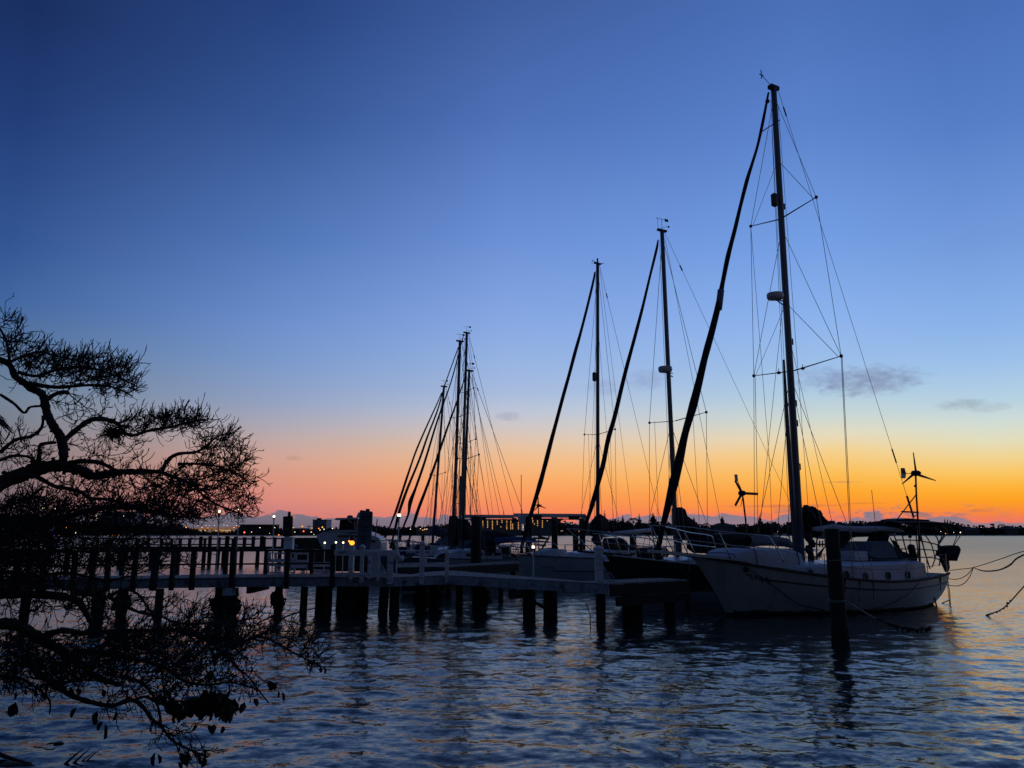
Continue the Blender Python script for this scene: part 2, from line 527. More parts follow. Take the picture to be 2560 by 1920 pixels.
# ------------------------------------------------------------------ water
def build_water():
    rng = np.random.default_rng(3)
    rr = [3.0]
    while rr[-1] < 950:
        r = rr[-1]
        rr.append(r + max(0.035, min(r * r / 2.5 / 1450, r * 0.02)))
    rr = np.array(rr)
    th = np.radians(np.concatenate([np.linspace(-75, -38, 60, endpoint=False), np.linspace(-38, 38, 760, endpoint=False), np.linspace(38, 75, 61)]))
    RR, TH = np.meshgrid(rr, th, indexing='ij')
    X = RR * np.sin(TH)
    Y = RR * np.cos(TH)
    Z = np.zeros_like(X)
    step = np.gradient(rr)[:, None]
    lat = RR * np.radians(0.1)
    for i in range(130):
        lam = 0.13 * (1.5 / 0.13) ** rng.random()
        ang = R(90) + rng.normal(0, 0.75) + 0.12
        k = 2 * np.pi / lam
        amp = 0.0014 * lam
        ph = rng.random() * 6.28
        fade = np.clip((lam / np.maximum(step * abs(math.sin(ang)) + 0.3 * lat, 1e-6) - 2.5) / 3.0, 0, 1)
        Z += fade * amp * np.sin(k * (X * math.cos(ang) + Y * math.sin(ang)) + ph + 0.8 * np.sin(X * 0.21 + i) + 0.7 * np.sin(Y * 0.17 + 2 * i))
    patch = 0.75 + 0.35 * np.sin(X * 0.13 + 1.3 * np.sin(Y * 0.09)) * np.sin(Y * 0.11 + np.sin(X * 0.07))
    Z *= patch
    Z *= np.clip((950 - RR) / 200, 0, 1)
    nr, nt = X.shape
    me = bpy.data.meshes.new('water')
    me.vertices.add(nr * nt)
    me.vertices.foreach_set('co', np.stack([X, Y, Z], -1).astype(np.float32).ravel())
    idx = np.arange(nr * nt).reshape(nr, nt)
    q = np.stack([idx[:-1, :-1], idx[:-1, 1:], idx[1:, 1:], idx[1:, :-1]], -1).reshape(-1, 4)[:, ::-1]
    me.loops.add(q.size)
    me.loops.foreach_set('vertex_index', q.ravel().astype(np.int32))
    me.polygons.add(len(q))
    me.polygons.foreach_set('loop_start', (np.arange(len(q)) * 4).astype(np.int32))
    me.polygons.foreach_set('use_smooth', np.ones(len(q), dtype=bool))
    me.update()
    m = bpy.data.materials.new('sea_water')
    m.use_nodes = True
    t = NT(m.node_tree)
    b = m.node_tree.nodes['Principled BSDF']
    b.inputs['Base Color'].default_value = (0.022, 0.028, 0.028, 1)
    b.inputs['IOR'].default_value = 1.333
    b.inputs['Specular Tint'].default_value = (0.88, 0.84, 0.64, 1)
    tcn = t.n('ShaderNodeTexCoord')
    mp = t.n('ShaderNodeMapping')
    mp.inputs['Scale'].default_value = (0.42, 1.0, 1.0)
    mp.inputs['Rotation'].default_value = (0, 0, 0.05)
    t.l(tcn.outputs['Object'], mp.inputs[0])
    acc = None
    for sc_, det, k in ((34.0, 2, 0.22), (9.0, 3, 0.36), (2.8, 2, 0.17)):
        nd = t.n('ShaderNodeTexNoise')
        t.l(mp.outputs[0], nd.inputs['Vector'])
        nd.inputs['Scale'].default_value = sc_
        nd.inputs['Detail'].default_value = det
        vm = t.n('ShaderNodeVectorMath', operation='MULTIPLY_ADD')
        t.l(nd.outputs['Color'], vm.inputs[0])
        vm.inputs[1].default_value = (k * 0.7, k, 0)
        vm.inputs[2].default_value = (-k * 0.35, -k * 0.5, 0)
        if acc is None:
            acc = vm.outputs[0]
        else:
            ad = t.n('ShaderNodeVectorMath', operation='ADD')
            t.l(acc, ad.inputs[0])
            t.l(vm.outputs[0], ad.inputs[1])
            acc = ad.outputs[0]
    # the open bay is rougher with small wind ripples than the sheltered water by the dock
    vl = t.n('ShaderNodeVectorMath', operation='LENGTH')
    t.l(tcn.outputs['Object'], vl.inputs[0])
    t.l(t.mr(t.math('LOGARITHM', vl.outputs['Value'], 10.0), 1.0, 2.2, 0.09, 0.26), b.inputs['Roughness'])
    t.l(t.mr(t.math('LOGARITHM', vl.outputs['Value'], 10.0), 1.15, 2.05, 1.32, 3.8), b.inputs['IOR'])  # reflectance also raised with distance, painting a brighter sheen on the far water
    # calm and ruffled patches
    cat = t.noise(mp.outputs[0], 0.11, 3, 0.5)
    sc2 = t.n('ShaderNodeVectorMath', operation='SCALE')
    t.l(acc, sc2.inputs[0])
    t.l(t.mr(cat, 0.35, 0.65, 0.55, 1.35), sc2.inputs['Scale'])
    geo = t.n('ShaderNodeNewGeometry')
    ad = t.n('ShaderNodeVectorMath', operation='ADD')
    t.l(geo.outputs['Normal'], ad.inputs[0])
    t.l(sc2.outputs[0], ad.inputs[1])
    nm = t.n('ShaderNodeVectorMath', operation='NORMALIZE')
    t.l(ad.outputs[0], nm.inputs[0])
    t.l(nm.outputs[0], b.inputs['Normal'])
    me.materials.append(m)
    o = bpy.data.objects.new('water', me)
    COL.objects.link(o)
    o['kind'] = 'structure'
    # the rest of the bay out to the horizon, a little lower so nothing overlaps
    mb = MB()
    a = [Vector((math.sin(t_) * 945, math.cos(t_) * 945, -.05)) for t_ in np.radians(np.linspace(-75, 75, 40))]
    bq = [Vector((math.sin(t_) * 7000, math.cos(t_) * 7000, -.05)) for t_ in np.radians(np.linspace(-75, 75, 40))]
    mb.grid([a, bq])
    mb.v += [(-12, 3.2, -.06), (12, 3.2, -.06), (60, -60, -.06), (-60, -60, -.06)]
    far = mb.build('open_water', m)
    far['kind'] = 'structure'


build_water()


# ------------------------------------------------------------------ sailing boats
class Frame:
    """boat frame: a = metres aft of the stem at the waterline, y = metres to port, z = height above water"""
    def __init__(s, W, head_deg):
        s.W = Vector(W)
        h = R(head_deg)
        s.F = Vector((-math.cos(h), -math.sin(h), 0))
        s.Pt = Vector((math.sin(h), -math.cos(h), 0))

    def __call__(s, a, y, z):
        return Vector((s.W.x, s.W.y, 0)) - s.F * a + s.Pt * y + Vector((0, 0, z))

    def on(s, x, y, c=0.0):       # photo pixel -> point in the fore-and-aft plane c metres to port
        d = Vector(ray(x, y))
        o = Vector((0, 0, CAM_H))
        t = (c - (o - s.W).dot(s.Pt)) / d.dot(s.Pt)
        return o + d * t


def hull_fn(L, B, zb, zm, zs, ov, tr=0.62, full=0.8, counter=0.3, tail=0.65, shx=1.7):
    def sheer(t):
        return zm + (zb - zm) * (max(0, 1 - t / tail)) ** shx + (zs - zm) * (max(0, (t - tail) / (1 - tail))) ** 2

    def half(t):
        if t < 0.55:
            return math.sin(math.pi / 2 * min(1, t / 0.55)) ** full
        return 1 - (1 - tr) * ((t - 0.55) / 0.45) ** 2.2

    def pt(t, h, side):            # h: 0 at waterline, 1 at sheer, negative below
        zt = sheer(t)
        z = zt * h
        a0 = -ov * max(0.0, z / zb) ** 1.15 if z > 0 else 0.35 * -z * 2
        a1 = L + (counter * max(0.0, z / zs) if z > 0 else z * 1.6)
        a = a0 + (a1 - a0) * t
        flare = 0.42 * (1 - t) ** 2.2 + 0.10
        g = 1 - flare * (1 - max(h, 0)) ** 1.6
        if h < 0:
            g *= max(0.0, 1 + h * 0.9)
        if t > .8:
            g *= 1 - 0.30 * ((t - .8) / .2) * (1 - max(h, 0)) ** 2.6
        return a, side * B / 2 * half(t) * g, z
    return sheer, half, pt


def make_hull(fr, root, L, B, zb, zm, zs, ov, mats, ns=26, stripe=0.72, boot=0.10, **kw):
    sheer, half, pt = hull_fn(L, B, zb, zm, zs, ov, **kw)
    ts = [(i / ns) ** 1.25 for i in range(ns + 1)]

    def shell(h0, h1, nh, off=0.0, t0=0.0):
        rows = []
        for side in (1, -1):
            rws = []
            for t in ts:
                if t < t0:
                    continue
                row = []
                for j in range(nh + 1):
                    h = h0 + (h1 - h0) * j / nh
                    a, y, z = pt(t, h, side)
                    row.append(fr(a, y + side * off, z))
                rws.append(row)
            rows.append(rws)
        return rows
    hb = MB(True)
    port, stb = shell(boot, 1.0, 8)
    hb.grid(port)
    hb.grid([r[::-1] for r in stb])
    tr = [port[-1], stb[-1]]
    hb.grid(tr)
    hull = hb.build('hull', mats['hull'], root)
    bb = MB(True)
    port, stb = shell(-0.35, boot, 3)
    bb.grid(port)
    bb.grid([r[::-1] for r in stb])
    bb.grid([port[-1], stb[-1]])
    bb.build('boot_top', mats['boot'], root)
    db = MB()
    dk = [[fr(*pt(t, 1.0, 1)) - Vector((0, 0, .05)), fr(pt(t, 1, 1)[0], 0, pt(t, 1, 1)[2] + .03), fr(*pt(t, 1.0, -1)) - Vector((0, 0, .05))] for t in ts]
    db.grid(dk)
    db.build('deck', M['deck'], root)
    for side in (1, -1):
        rb = MB()
        rb.tube([fr(*pt(t, 1.0, side)) + Vector((0, 0, .02)) for t in ts[1:]], mats.get('railr', .035), 5)
        rb.build('toe_rail', mats['rail'], root)
        if stripe:
            sb = MB()
            sb.tube([fr(pt(t, stripe, side)[0], pt(t, stripe, side)[1] + side * .005, pt(t, stripe, side)[2]) for t in ts if t > 0.12], .022, 5)
            sb.build('rubbing_strake', mats['stripe'], root)
    return sheer, half, pt


def stays(root, pairs, r=.007, name='stay'):
    for a, b in pairs:
        mb = MB()
        mb.tube([a, b], r, 4, cap=False)
        mb.build(name, M['wire'], root)


def furled(root, pts, rads, material=None, name='furled_jib', seed=1, flat=.85):
    rnd = random.Random(seed)
    mb = MB(True)
    p = catmull(pts, 7)
    n = len(p)
    rr = []
    for i in range(n):
        f = i / (n - 1) * (len(rads) - 1)
        k = min(int(f), len(rads) - 2)
        if i % 5 == 0:
            w0, w1 = (w1 if i else rnd.uniform(-.1, .1)), rnd.uniform(-.1, .1)
        rr.append((rads[k] + (rads[k + 1] - rads[k]) * (f - k)) * (1 + w0 + (w1 - w0) * (i % 5) / 5))
    mb.tube(p, rr, 9, flat=flat)
    mb.build(name, material or M['canvas'], root)
    # thin spiralled sheet round it
    return p, rr


def spreader_pair(root, fr, a_m, z, half, rise=.15, r=.042):
    tips = []
    for s in (1, -1):
        mb = MB()
        tip = fr(a_m + .12, s * half, z + rise)
        mb.tube([fr(a_m, s * .06, z), tip], [r, r * .6], 6, flat=.5)
        mb.ball(tip, r * 1.6, 6)
        mb.build('spreader', M['alu_dark'], root)
        tips.append(tip)
    return tips


def mast_mesh(root, base, top, r, material, r_top=None):
    mb = MB(True)
    r_top = r_top or r * .8
    n = 8
    pts = [base.lerp(top, i / n) for i in range(n + 1)]
    mb.tube(pts, [r + (r_top - r) * i / n for i in range(n + 1)], 10, flat=.75)
    return mb.build('mast', material, root)


def pulpit(root, fr, top_pts, foot_pairs, r=.018, mid=None):
    mb = MB(True)
    mb.tube(catmull(top_pts, 4), r, 6)
    for a, b in foot_pairs:
        mb.tube([a, b], r * .9, 6)
    if mid:
        mb.tube(catmull(mid, 4), r * .8, 6)
    return mb.build('pulpit', M['steel'], root)


def radar(root, c, r, fr):
    mb = MB(True)
    mb.lathe(c, [(r * .35, -.10), (r * .9, -.09), (r, -.03), (r, .07), (r * .93, .11), (r * .5, .13)], 18)
    o = mb.build('radar_dome', M['plastic'], root)
    mb = MB()
    back = c - fr.F * (r + .1)
    mb.tube([c + Vector((0, 0, -.1)), c.lerp(back, .6) + Vector((0, 0, -.2)), back + Vector((0, 0, -.25))], .025, 5)
    mb.bar(c + Vector((0, 0, -.11)), back + Vector((0, 0, -.11)), .05, .03)
    mb.build('bracket', M['alu_dark'], o)
    return o


def reflector(root, c, h, r):
    mb = MB(True)
    mb.lathe(c, [(r * .4, -h / 2), (r, -h / 2 + .06), (r, h / 2 - .06), (r * .4, h / 2)], 12)
    return mb.build('radar_reflector', M['alu_dark'], root)


def wind_generator(root, hub, pole_pts, tips, axis, tail=None, rp=.03, blade_w=.13, plain=False, tail_to=None):
    mb = MB()
    mb.tube(pole_pts, rp, 7)
    g = mb.build('wind_generator', M['black'], root)
    b = MB(True)
    ax = Vector(axis).normalized()
    b.lathe(hub - ax * .16, [(.05, 0), (.10, .05), (.11, .2), (.09, .28), (.03, .36)], 12, ax)
    b.build('nacelle', M['black'], g)
    for t in tips:
        bb = MB()
        d = (t - hub)
        ln = d.length
        d.normalize()
        wv = d.cross(ax).normalized()
        prof = [(0.06, .5), (.16, 1.15), (.35, .95), (.7, .6), (1, .32)] if not plain else [(.05, .8), (.12, 1.0), (.6, 1.0), (.98, 1.0), (1.0, .95)]
        out = [hub + d * ln * f + wv * blade_w / 2 * w_ for f, w_ in prof] + [hub + d * ln * f - wv * blade_w / 2 * w_ * (.35 if not plain else 1) for f, w_ in prof[::-1]]
        bb.prism(out, ax * .022)
        bb.build('blade', M['black'], g)
    if tail:
        tb = MB()
        tb.prism(tail, fr_off(tail) * .012)
        tb.build('tail_vane', M['vane'], g)
        ta = MB()
        ta.tube([hub, tail_to], .014, 5)
        ta.build('tail_arm', M['black'], g)
    return g


def fr_off(pts):
    return (Vector(pts[1]) - Vector(pts[0])).cross(Vector(pts[2]) - Vector(pts[1])).normalized()


def windex(root, top, fr, s=1.0):
    mb = MB()
    mb.tube([top, top + Vector((0, 0, .38 * s))], .009, 4)
    c = top + Vector((0, 0, .36 * s))
    mb.bar(c + fr.F * .22 * s, c - fr.F * .25 * s, .012, .012)
    mb.box(c - fr.F * .2 * s, (.14 * s, .01, .09 * s), fr.F)
    mb.tube([top + Vector((0, 0, .1)), top + fr.F * -.28 * s + Vector((0, 0, .18 * s))], .007, 4)
    mb.ball(top + fr.F * -.28 * s + Vector((0, 0, .16 * s)), .035 * s, 6)
    return mb.build('wind_vane', M['black'], root)


def portlight(fr, root, a, y, z, rx=.13, rz=.085, deep=.03, parent=None, side=1):
    c = fr(a, y, z)
    mb = MB(True)
    ring = []
    n = 14
    rows = []
    for k_, (f, o_) in enumerate(((1.0, 0), (1.0, deep), (.72, deep), (.72, deep * .3))):
        rows.append([c - fr.F * (math.cos(2 * math.pi * k / n) * rx * f) + Vector((0, 0, math.sin(2 * math.pi * k / n) * rz * f)) + fr.Pt * side * o_ for k in range(n + 1)])
    mb.grid(rows)
    o = mb.build('porthole', M['alu_dark'], parent or root)
    g = MB()
    g.add(rows[-1][:-1], [tuple(range(n))])
    g.build('pane', M['glass'], o)
    return o


def canvas_hood(fr, a0, a1, hw, z0, z1, bow=.12, nose=.35, n=8):
    """rounded canvas dodger: arches from port to starboard, lower toward the bow"""
    mb = MB(True)
    rows = []
    for i in range(6):
        f = i / 5
        a = a0 + (a1 - a0) * f
        zt = z0 + (z1 - z0) * (math.sin(f * math.pi / 2) ** .7)
        row = []
        for k in range(n * 2 + 1):
            an = math.pi * k / (2 * n)
            row.append(fr(a - nose * abs(math.cos(an)) * 0, hw * (.8 + .2 * f) * (abs(math.cos(an)) ** .6) * (1 if an < math.pi / 2 else -1), z0 + (zt - z0) * (math.sin(an) ** .55) + (0.0001)))
        rows.append(row)
    mb.grid(rows)
    return mb


# ---------- the big white boat on the right
B1 = Frame(G(1817, 1539), 30)
b1 = thing('sailboat', tuple(B1(4.5, 0, 0)), 'large white sailboat with long bow platform lying broadside beside the tall bare pile', 'sailboat', 'sailboats with furled jibs moored at the dock')
m1 = {'hull': M['hull_white'], 'boot': M['antifoul'], 'rail': M['teak'], 'stripe': M['stripe'], 'railr': .045}
sh1, hf1, pt1 = make_hull(B1, b1, 9.3, 3.9, 1.78, 0.92, 1.06, 1.30, m1, stripe=.74, boot=.05, tr=.66, full=.72, counter=.35, shx=1.8)
f = B1
# bow platform (sprit) and pulpit
mb = MB()
sp = [f(-2.95, 0, 1.97), f(-2.9, .16, 1.96), f(-1.3, .36, 1.82), f(.2, .95, 1.66), f(.2, -.95, 1.66), f(-1.3, -.36, 1.82), f(-2.9, -.16, 1.96)]
mb.prism(sp, (0, 0, .085))
mb.build('bow_platform', M['plastic'], b1)
mb = MB()
mb.tube([f(-2.8, 0, 1.90), f(-.05, 0, .45)], .014, 5)
mb.build('bobstay', M['wire'], b1)
for sd in (1, -1):
    top = [f.on(1620, 1313, 0) if sd == 1 else f.on(1620, 1313, 0), f(-1.9, .42 * sd, 2.66), f(-.6, .85 * sd, 2.50), f(.55, 1.16 * sd, 2.40), f(.80, 1.22 * sd, 2.25), f(1.1, 1.38 * sd, 1.62)]
    mid = [f(-2.75, .05 * sd, 2.33), f(-1.8, .42 * sd, 2.27), f(-.5, .85 * sd, 2.12), f(.85, 1.22 * sd, 2.02)]
    feet = [(f(-2.2, .30 * sd, 2.67), f(-1.75, .30 * sd, 1.88)), (f(-.9, .75 * sd, 2.54), f(-.45, .72 * sd, 1.72)), (f(-2.85, .03 * sd, 2.68), f(-2.6, .15 * sd, 1.97))]
    pulpit(b1, f, top, feet, .019, mid)
# cabin trunk with portholes
mb = MB()
cw = lambda a: 1.58 * (.62 + .38 * min(1, max(0, (a - 1.6) / 2.2))) if a < 7.2 else 1.58 - .10 * (a - 7.2)
st = [1.5, 2.3, 3.2, 4.2, 5.2, 6.2, 7.2, 8.0]
rows = []
for a in st:
    zt = 1.45 - (.0 if a > 2.5 else .12 * (2.5 - a))
    zd = .86 + .55 * max(0, (1 - a / 6.5)) ** 1.8
    y = cw(a)
    rows.append([f(a, y, zd), f(a, y - .05, zt), f(a, y - .28, zt + .07), f(a, 0, zt + .13), f(a, -y + .28, zt + .07), f(a, -y + .05, zt), f(a, -y, zd)])
mb.grid(rows)
mb.add(rows[0], [tuple(range(7))])
mb.add(rows[-1], [tuple(range(7))[::-1]])
cab = mb.build('cabin', M['cabin'], b1)
for x, y in ((2027, 1434), (2116, 1437), (2165, 1441), (2219, 1439), (2268, 1437)):
    q = None
    for a in np.arange(1.5, 9.5, .05):
        w_ = f(a, cw(a) + .01, 1.3)
        dz = w_.z - CAM_H
        dd = w_.y * CP + dz * SP
        xx = 1280 + FOC * w_.x / dd
        if q is None or abs(xx - x) < q[0]:
            yy = 960 - FOC * (dz * CP - w_.y * SP) / dd
            q = (abs(xx - x), a, yy, dd)
    portlight(f, b1, q[1], cw(q[1]) - .02, 1.3 + (q[2] - y) / FOC * q[3], .125, .13, .04, parent=cab)
# mast and rig
mb1, mt1 = f.on(2003, 1400), f.on(1934, 222)
am = (mb1 - f.W).dot(-f.F)
mbase = f(am, 0, 1.35)
mast_mesh(b1, mbase, mt1, .165, M['alu'], .135)
mb = MB()
mb.box(mt1 + Vector((0, 0, .04)), (.42, .2, .14), f.F)
mb.tube([mt1, mt1 + f.F * .35 + Vector((0, 0, .22)), mt1 + f.F * .62 + Vector((0, 0, .38))], .012, 5)
mb.bar(mt1 + f.F * .62 + Vector((0, 0, .22)), mt1 + f.F * .62 + Vector((0, 0, .58)), .03, .02, f.F)
mb.bar(mt1 + f.F * .50 + Vector((0, 0, .38)), mt1 + f.F * .74 + Vector((0, 0, .38)), .02, .02)
mb.build('masthead_fitting', M['black'], b1)
lo = spreader_pair(b1, f, am + .25, 8.05, 1.88, .17)
up = spreader_pair(b1, f, am + .15, 13.68, 1.49, .28)
mb = MB()
mb.tube([f(am, -.42, 17.3), f(am, .42, 17.35)], .02, 5)
mb.build('masthead_crosstree', M['alu_dark'], b1)


def at_mast(z):
    t = (z - mbase.z) / (mt1.z - mbase.z)
    return mbase.lerp(mt1, t)


cpP, cpS = f(am, 1.88, 1.12), f(am, -2.05, 1.12)
head = mt1 - Vector((0, 0, .3))
stays(b1, [(head, up[0]), (up[0], lo[0]), (lo[0], cpP), (head, up[1]), (up[1], lo[1]), (lo[1], cpS),
           (at_mast(13.3), lo[0]), (at_mast(13.3), lo[1]), (at_mast(7.8), f(am - .7, 1.7, 1.15)), (at_mast(7.8), f(am + .8, 1.85, 1.1)), (at_mast(7.8), f(am - .7, -1.7, 1.15)),
           (at_mast(7.8), f(am + .8, -1.9, 1.1)), (lo[0] + Vector((.03, 0, 0)), f(am + .1, 1.86, 1.12)), (lo[1] + Vector((.05, 0, 0)), f(am + .15, -2.0, 1.12)),
           (at_mast(16.0), up[0] * .93 + at_mast(13.7) * .07), (at_mast(16.0), up[1] * .93 + at_mast(13.7) * .07), (at_mast(10.5), lo[0] * .95 + at_mast(8) * .05), (at_mast(10.5), lo[1] * .95 + at_mast(8) * .05)], .010, 'shroud')
# halyards hanging at the mast
stays(b1, [(at_mast(18.4) + f.F * .2, f(am - .45, .1, 1.4)), (at_mast(18.3) - f.F * .2, f(am + .35, .15, 1.6)), (at_mast(17.2) + f.F * .22, f(am - .28, -.2, 1.4)), (at_mast(9.5), f(am + .5, 1.2, 1.3)),
           (up[1], f(am - .2, -.9, 5.0)), (f(am - .2, -.9, 5.0), f(am - .1, -1.1, 1.2)), (at_mast(11.2), f(am - 2.6, .5, 1.8))], .008, 'halyard')
# backstay with insulators
bs_top = mt1 - f.F * .25
bs_bot = f.on(2318, 1400, .1)
bs = MB()
bs.tube([bs_top, bs_bot], .0085, 5)
bo = bs.build('backstay', M['wire'], b1)
for x0, x1 in ((.035, .055), (.765, .795), (.865, .91), (.935, .96)):
    mb = MB()
    mb.tube([bs_top.lerp(bs_bot, x0), bs_top.lerp(bs_bot, x1)], .038 if x0 > .8 else .026, 6)
    mb.build('insulator', M['black'], bo)
# furled jib, sagging well out of line
tipz = f(-2.75, 0, 2.15)
jp = [(1921, 232), (1908, 300), (1894, 364), (1880, 410), (1867, 452), (1851, 515), (1836, 578), (1820, 640), (1807, 704), (1795, 765), (1779, 830), (1762, 893), (1747, 956), (1731, 1019), (1713, 1082), (1699, 1145),
      (1684, 1208), (1668, 1271), (1655, 1325), (1645, 1372)]
jr = [3.2, 4.5, 4.8, 5, 5.2, 5.5, 6, 6.5, 7.5, 9.5, 8.3, 8.8, 9, 9.6, 10.5, 10.8, 10.6, 8.8, 7, 6]
Yt, Yb = mt1.y - .1, tipz.y
pp, rr = [], []
for (x, y), r in zip(jp, jr):
    g = P(x, y, 25)
    for _ in range(6):
        fz = min(1, max(0, (g.z - tipz.z) / (mt1.z - tipz.z)))
        g = P(x, y, Yb + (Yt - Yb) * fz)
    pp.append(g)
    rr.append(r * (g.y) / FOC)
furled(b1, pp, [r_ * (1.06 + .12 * math.sin(i_ * 2.1)) * (1.12 if i_ > 9 else 1) for i_, r_ in enumerate(rr)], seed=4)
mb = MB(True)
q = pp[9].lerp(pp[8], .5)
mb.tube([pp[9] + Vector((.01, -.02, -.12)), q + Vector((.02, -.02, .12))], .112, 8)
mb.build('sail_patch', M['canvas_grey'], b1)
mb = MB(True)
mb.lathe(pp[-1] + Vector((0, 0, -.12)), [(.05, -.2), (.15, -.15), (.09, -.05), (.09, .08), (.16, .14), (.05, .2)], 12)
mb.build('furling_drum', M['black'], b1)
mb = MB(True)
mb.ball(pp[0] + Vector((-.06, 0, -.35)), .085, 8)
mb.build('furler_swivel', M['black'], b1)
# inner forestay sail lashed to the mast front
mb = MB(True)
mb.tube([f(am - .26, 0, 1.5), f(am - .25, 0, 3.5), f(am - .22, 0, 6.4), f(am - .18, 0, 8.4)], [.085, .08, .07, .04], 8)
mb.build('spinnaker_pole', M['alu_dark'], b1)
radar(b1, f.on(1938, 741) , .29, f)
reflector(b1, f.on(1936, 500), .52, .12)
for x, y in ((1947, 932), (2007, 921)):
    mb = MB(True)
    c = f.on(x, y)
    mb.ball(c, .08, 8, (1, 1, .7))
    mb.tube([c, c + Vector((0, 0, .15))], .012, 4)
    mb.build('deck_light', M['black'], b1)
for z in (3.2, 4.7, 6.2, 6.9, 9.1, 14.2):
    mb = MB()
    mb.box(at_mast(z) - f.F * .15, (.09, .1, .22), f.F)
    mb.build('mast_step', M['black'], b1)
# boom, sail bundle and dark cover
rnd_c = random.Random(8)
z_b = f.on(2010, 1338).z
mb = MB(True)
mb.tube([f.on(2012, 1338), f.on(2120, 1337), f.on(2230, 1334)], .09, 8)
bm = mb.build('boom', M['alu_dark'], b1)
mb = MB(True)
cv_ = [f.on(2012, 1268), f.on(2030, 1277), f.on(2045, 1291), f.on(2060, 1308), f.on(2090, 1308), f.on(2140, 1313), f.on(2190, 1309), f.on(2240, 1304), f.on(2250, 1315), f.on(2180, 1336), f.on(2118, 1340), f.on(2100, 1342), f.on(2070, 1342), f.on(2012, 1346)]
mb.prism(cv_, f.Pt * .22)
for x, y, r in ((2018, 1272, .14), (2030, 1276, .15), (2040, 1286, .16), (2050, 1297, .15), (2060, 1306, .13), (2022, 1292, .2), (2034, 1304, .2), (2078, 1310, .12), (2098, 1312, .11), (2125, 1315, .11), (2150, 1314, .1), (2175, 1311, .1), (2200, 1309, .1), (2225, 1306, .09)):
    mb.ball(f.on(x, y, rnd_c.uniform(-.05, .12)), r, 7, (1.25, 1.1, 1), .28, rnd_c)
mb.build('sail_cover', M['canvas'], b1)
mb = MB(True)
pts = [f.on(x, y, .24) for x, y in ((2032, 1322), (2048, 1322), (2080, 1319), (2120, 1322), (2160, 1324), (2200, 1322), (2235, 1324), (2258, 1328))]
furled(b1, pts, [.07, .12, .14, .13, .14, .12, .11, .06], M['sailcloth'], 'rolled_sail', 9, flat=.8)
# dark weather cloth hanging under the boom
mb = MB()
mb.prism([f.on(x, y, .05) for x, y in ((2040, 1338), (2245, 1332), (2160, 1339), (2128, 1345), (2108, 1368), (2100, 1372), (2090, 1350), (2040, 1346))], f.Pt * .05)
mb.build('weather_cloth', M['canvas'], b1)
# tied tackle on the mast
mb = MB(True)
for x, y, r in ((2022, 1344, .16), (2030, 1358, .12), (2024, 1375, .14), (2027, 1392, .12)):
    mb.ball(f.on(x, y, .1), r, 7, (1, 1, 1.3), .25)
mb.build('coiled_lines', M['rope'], b1)
# mast pulpits (inverted U with belaying pins)
for x0, x1, yt, c, yb in ((1945, 1975, 1337, -1.0, 1376), (2042, 2070, 1341, 1.0, 1400)):
    mb = MB(True)
    yl = yt + 14
    pts = [f.on(x0, yb, c), f.on(x0, yl, c), f.on(x0 + 3, yt + 4, c), f.on((x0 + x1) / 2, yt, c), f.on(x1 - 3, yt + 4, c), f.on(x1, yl, c), f.on(x1, yb, c)]
    mb.tube(catmull(pts, 3), .024, 6)
    mb.bar(f.on(x0, yt + 20, c), f.on(x1, yt + 20, c), .03, .05)
    for k in range(3):
        xx = x0 + (x1 - x0) * (k + 1) / 4
        mb.tube([f.on(xx, yt + 11, c), f.on(xx, yt + 27, c)], .025, 5)
    mb.build('mast_pulpit', M['alu_dark'], b1)
mb = MB()
for k in range(7):
    mb.tube([f.on(2068 - k * 2, 1360 + k * 3, .8), f.on(2030 + 3 * k, 1400, .8)], .012, 4)
mb.build('belayed_lines', M['rope'], b1)
# dorade box, instrument hood, dodger, cockpit gear
mb = MB()
mb.box(f.on(2131, 1389, .5), (.66, .7, .30), f.F)
mb.build('deck_box', M['cabin'], b1)
mb = MB()
mb.prism([f.on(x, y, .25) for x, y in ((2131, 1388), (2135, 1372), (2143, 1355), (2180, 1353), (2190, 1362), (2200, 1386), (2203, 1394), (2150, 1394))], f.Pt * 1.3)
mb.build('dodger', M['canvas_grey'], b1)
mb = MB()
mb.prism([f.on(x, y, .1) for x, y in ((2182, 1352), (2190, 1336), (2206, 1332), (2205, 1352), (2202, 1372), (2200, 1390), (2192, 1376))], f.Pt * .5)
mb.build('folded_canvas', M['canvas'], b1)
mb = MB()
mb.prism([f.on(x, y, .2) for x, y in ((2206, 1371), (2234, 1369), (2240, 1376), (2243, 1394), (2208, 1394))], f.Pt * .5)
mb.build('cockpit_seat', M['canvas_grey'], b1)
mb = MB(True)
pts = [f.on(x, y, .6) for x, y in ((2160, 1394), (2185, 1398), (2215, 1402), (2240, 1397), (2262, 1390), (2275, 1395))]
mb.tube(pts, [.06, .09, .12, .15, .16, .1], 7)
for x, y, r in ((2230, 1388, .16), (2248, 1385, .14), (2268, 1402, .16), (2222, 1384, .12), (2236, 1357, .09), (2242, 1368, .10), (2217, 1350, .08)):
    mb.ball(f.on(x, y, .5), r, 7, jit=.3)
mb.tube([f.on(2205, 1363, .5), f.on(2218, 1352, .5), f.on(2223, 1340, .5)], .022, 5)
mb.build('cockpit_gear', M['canvas'], b1)
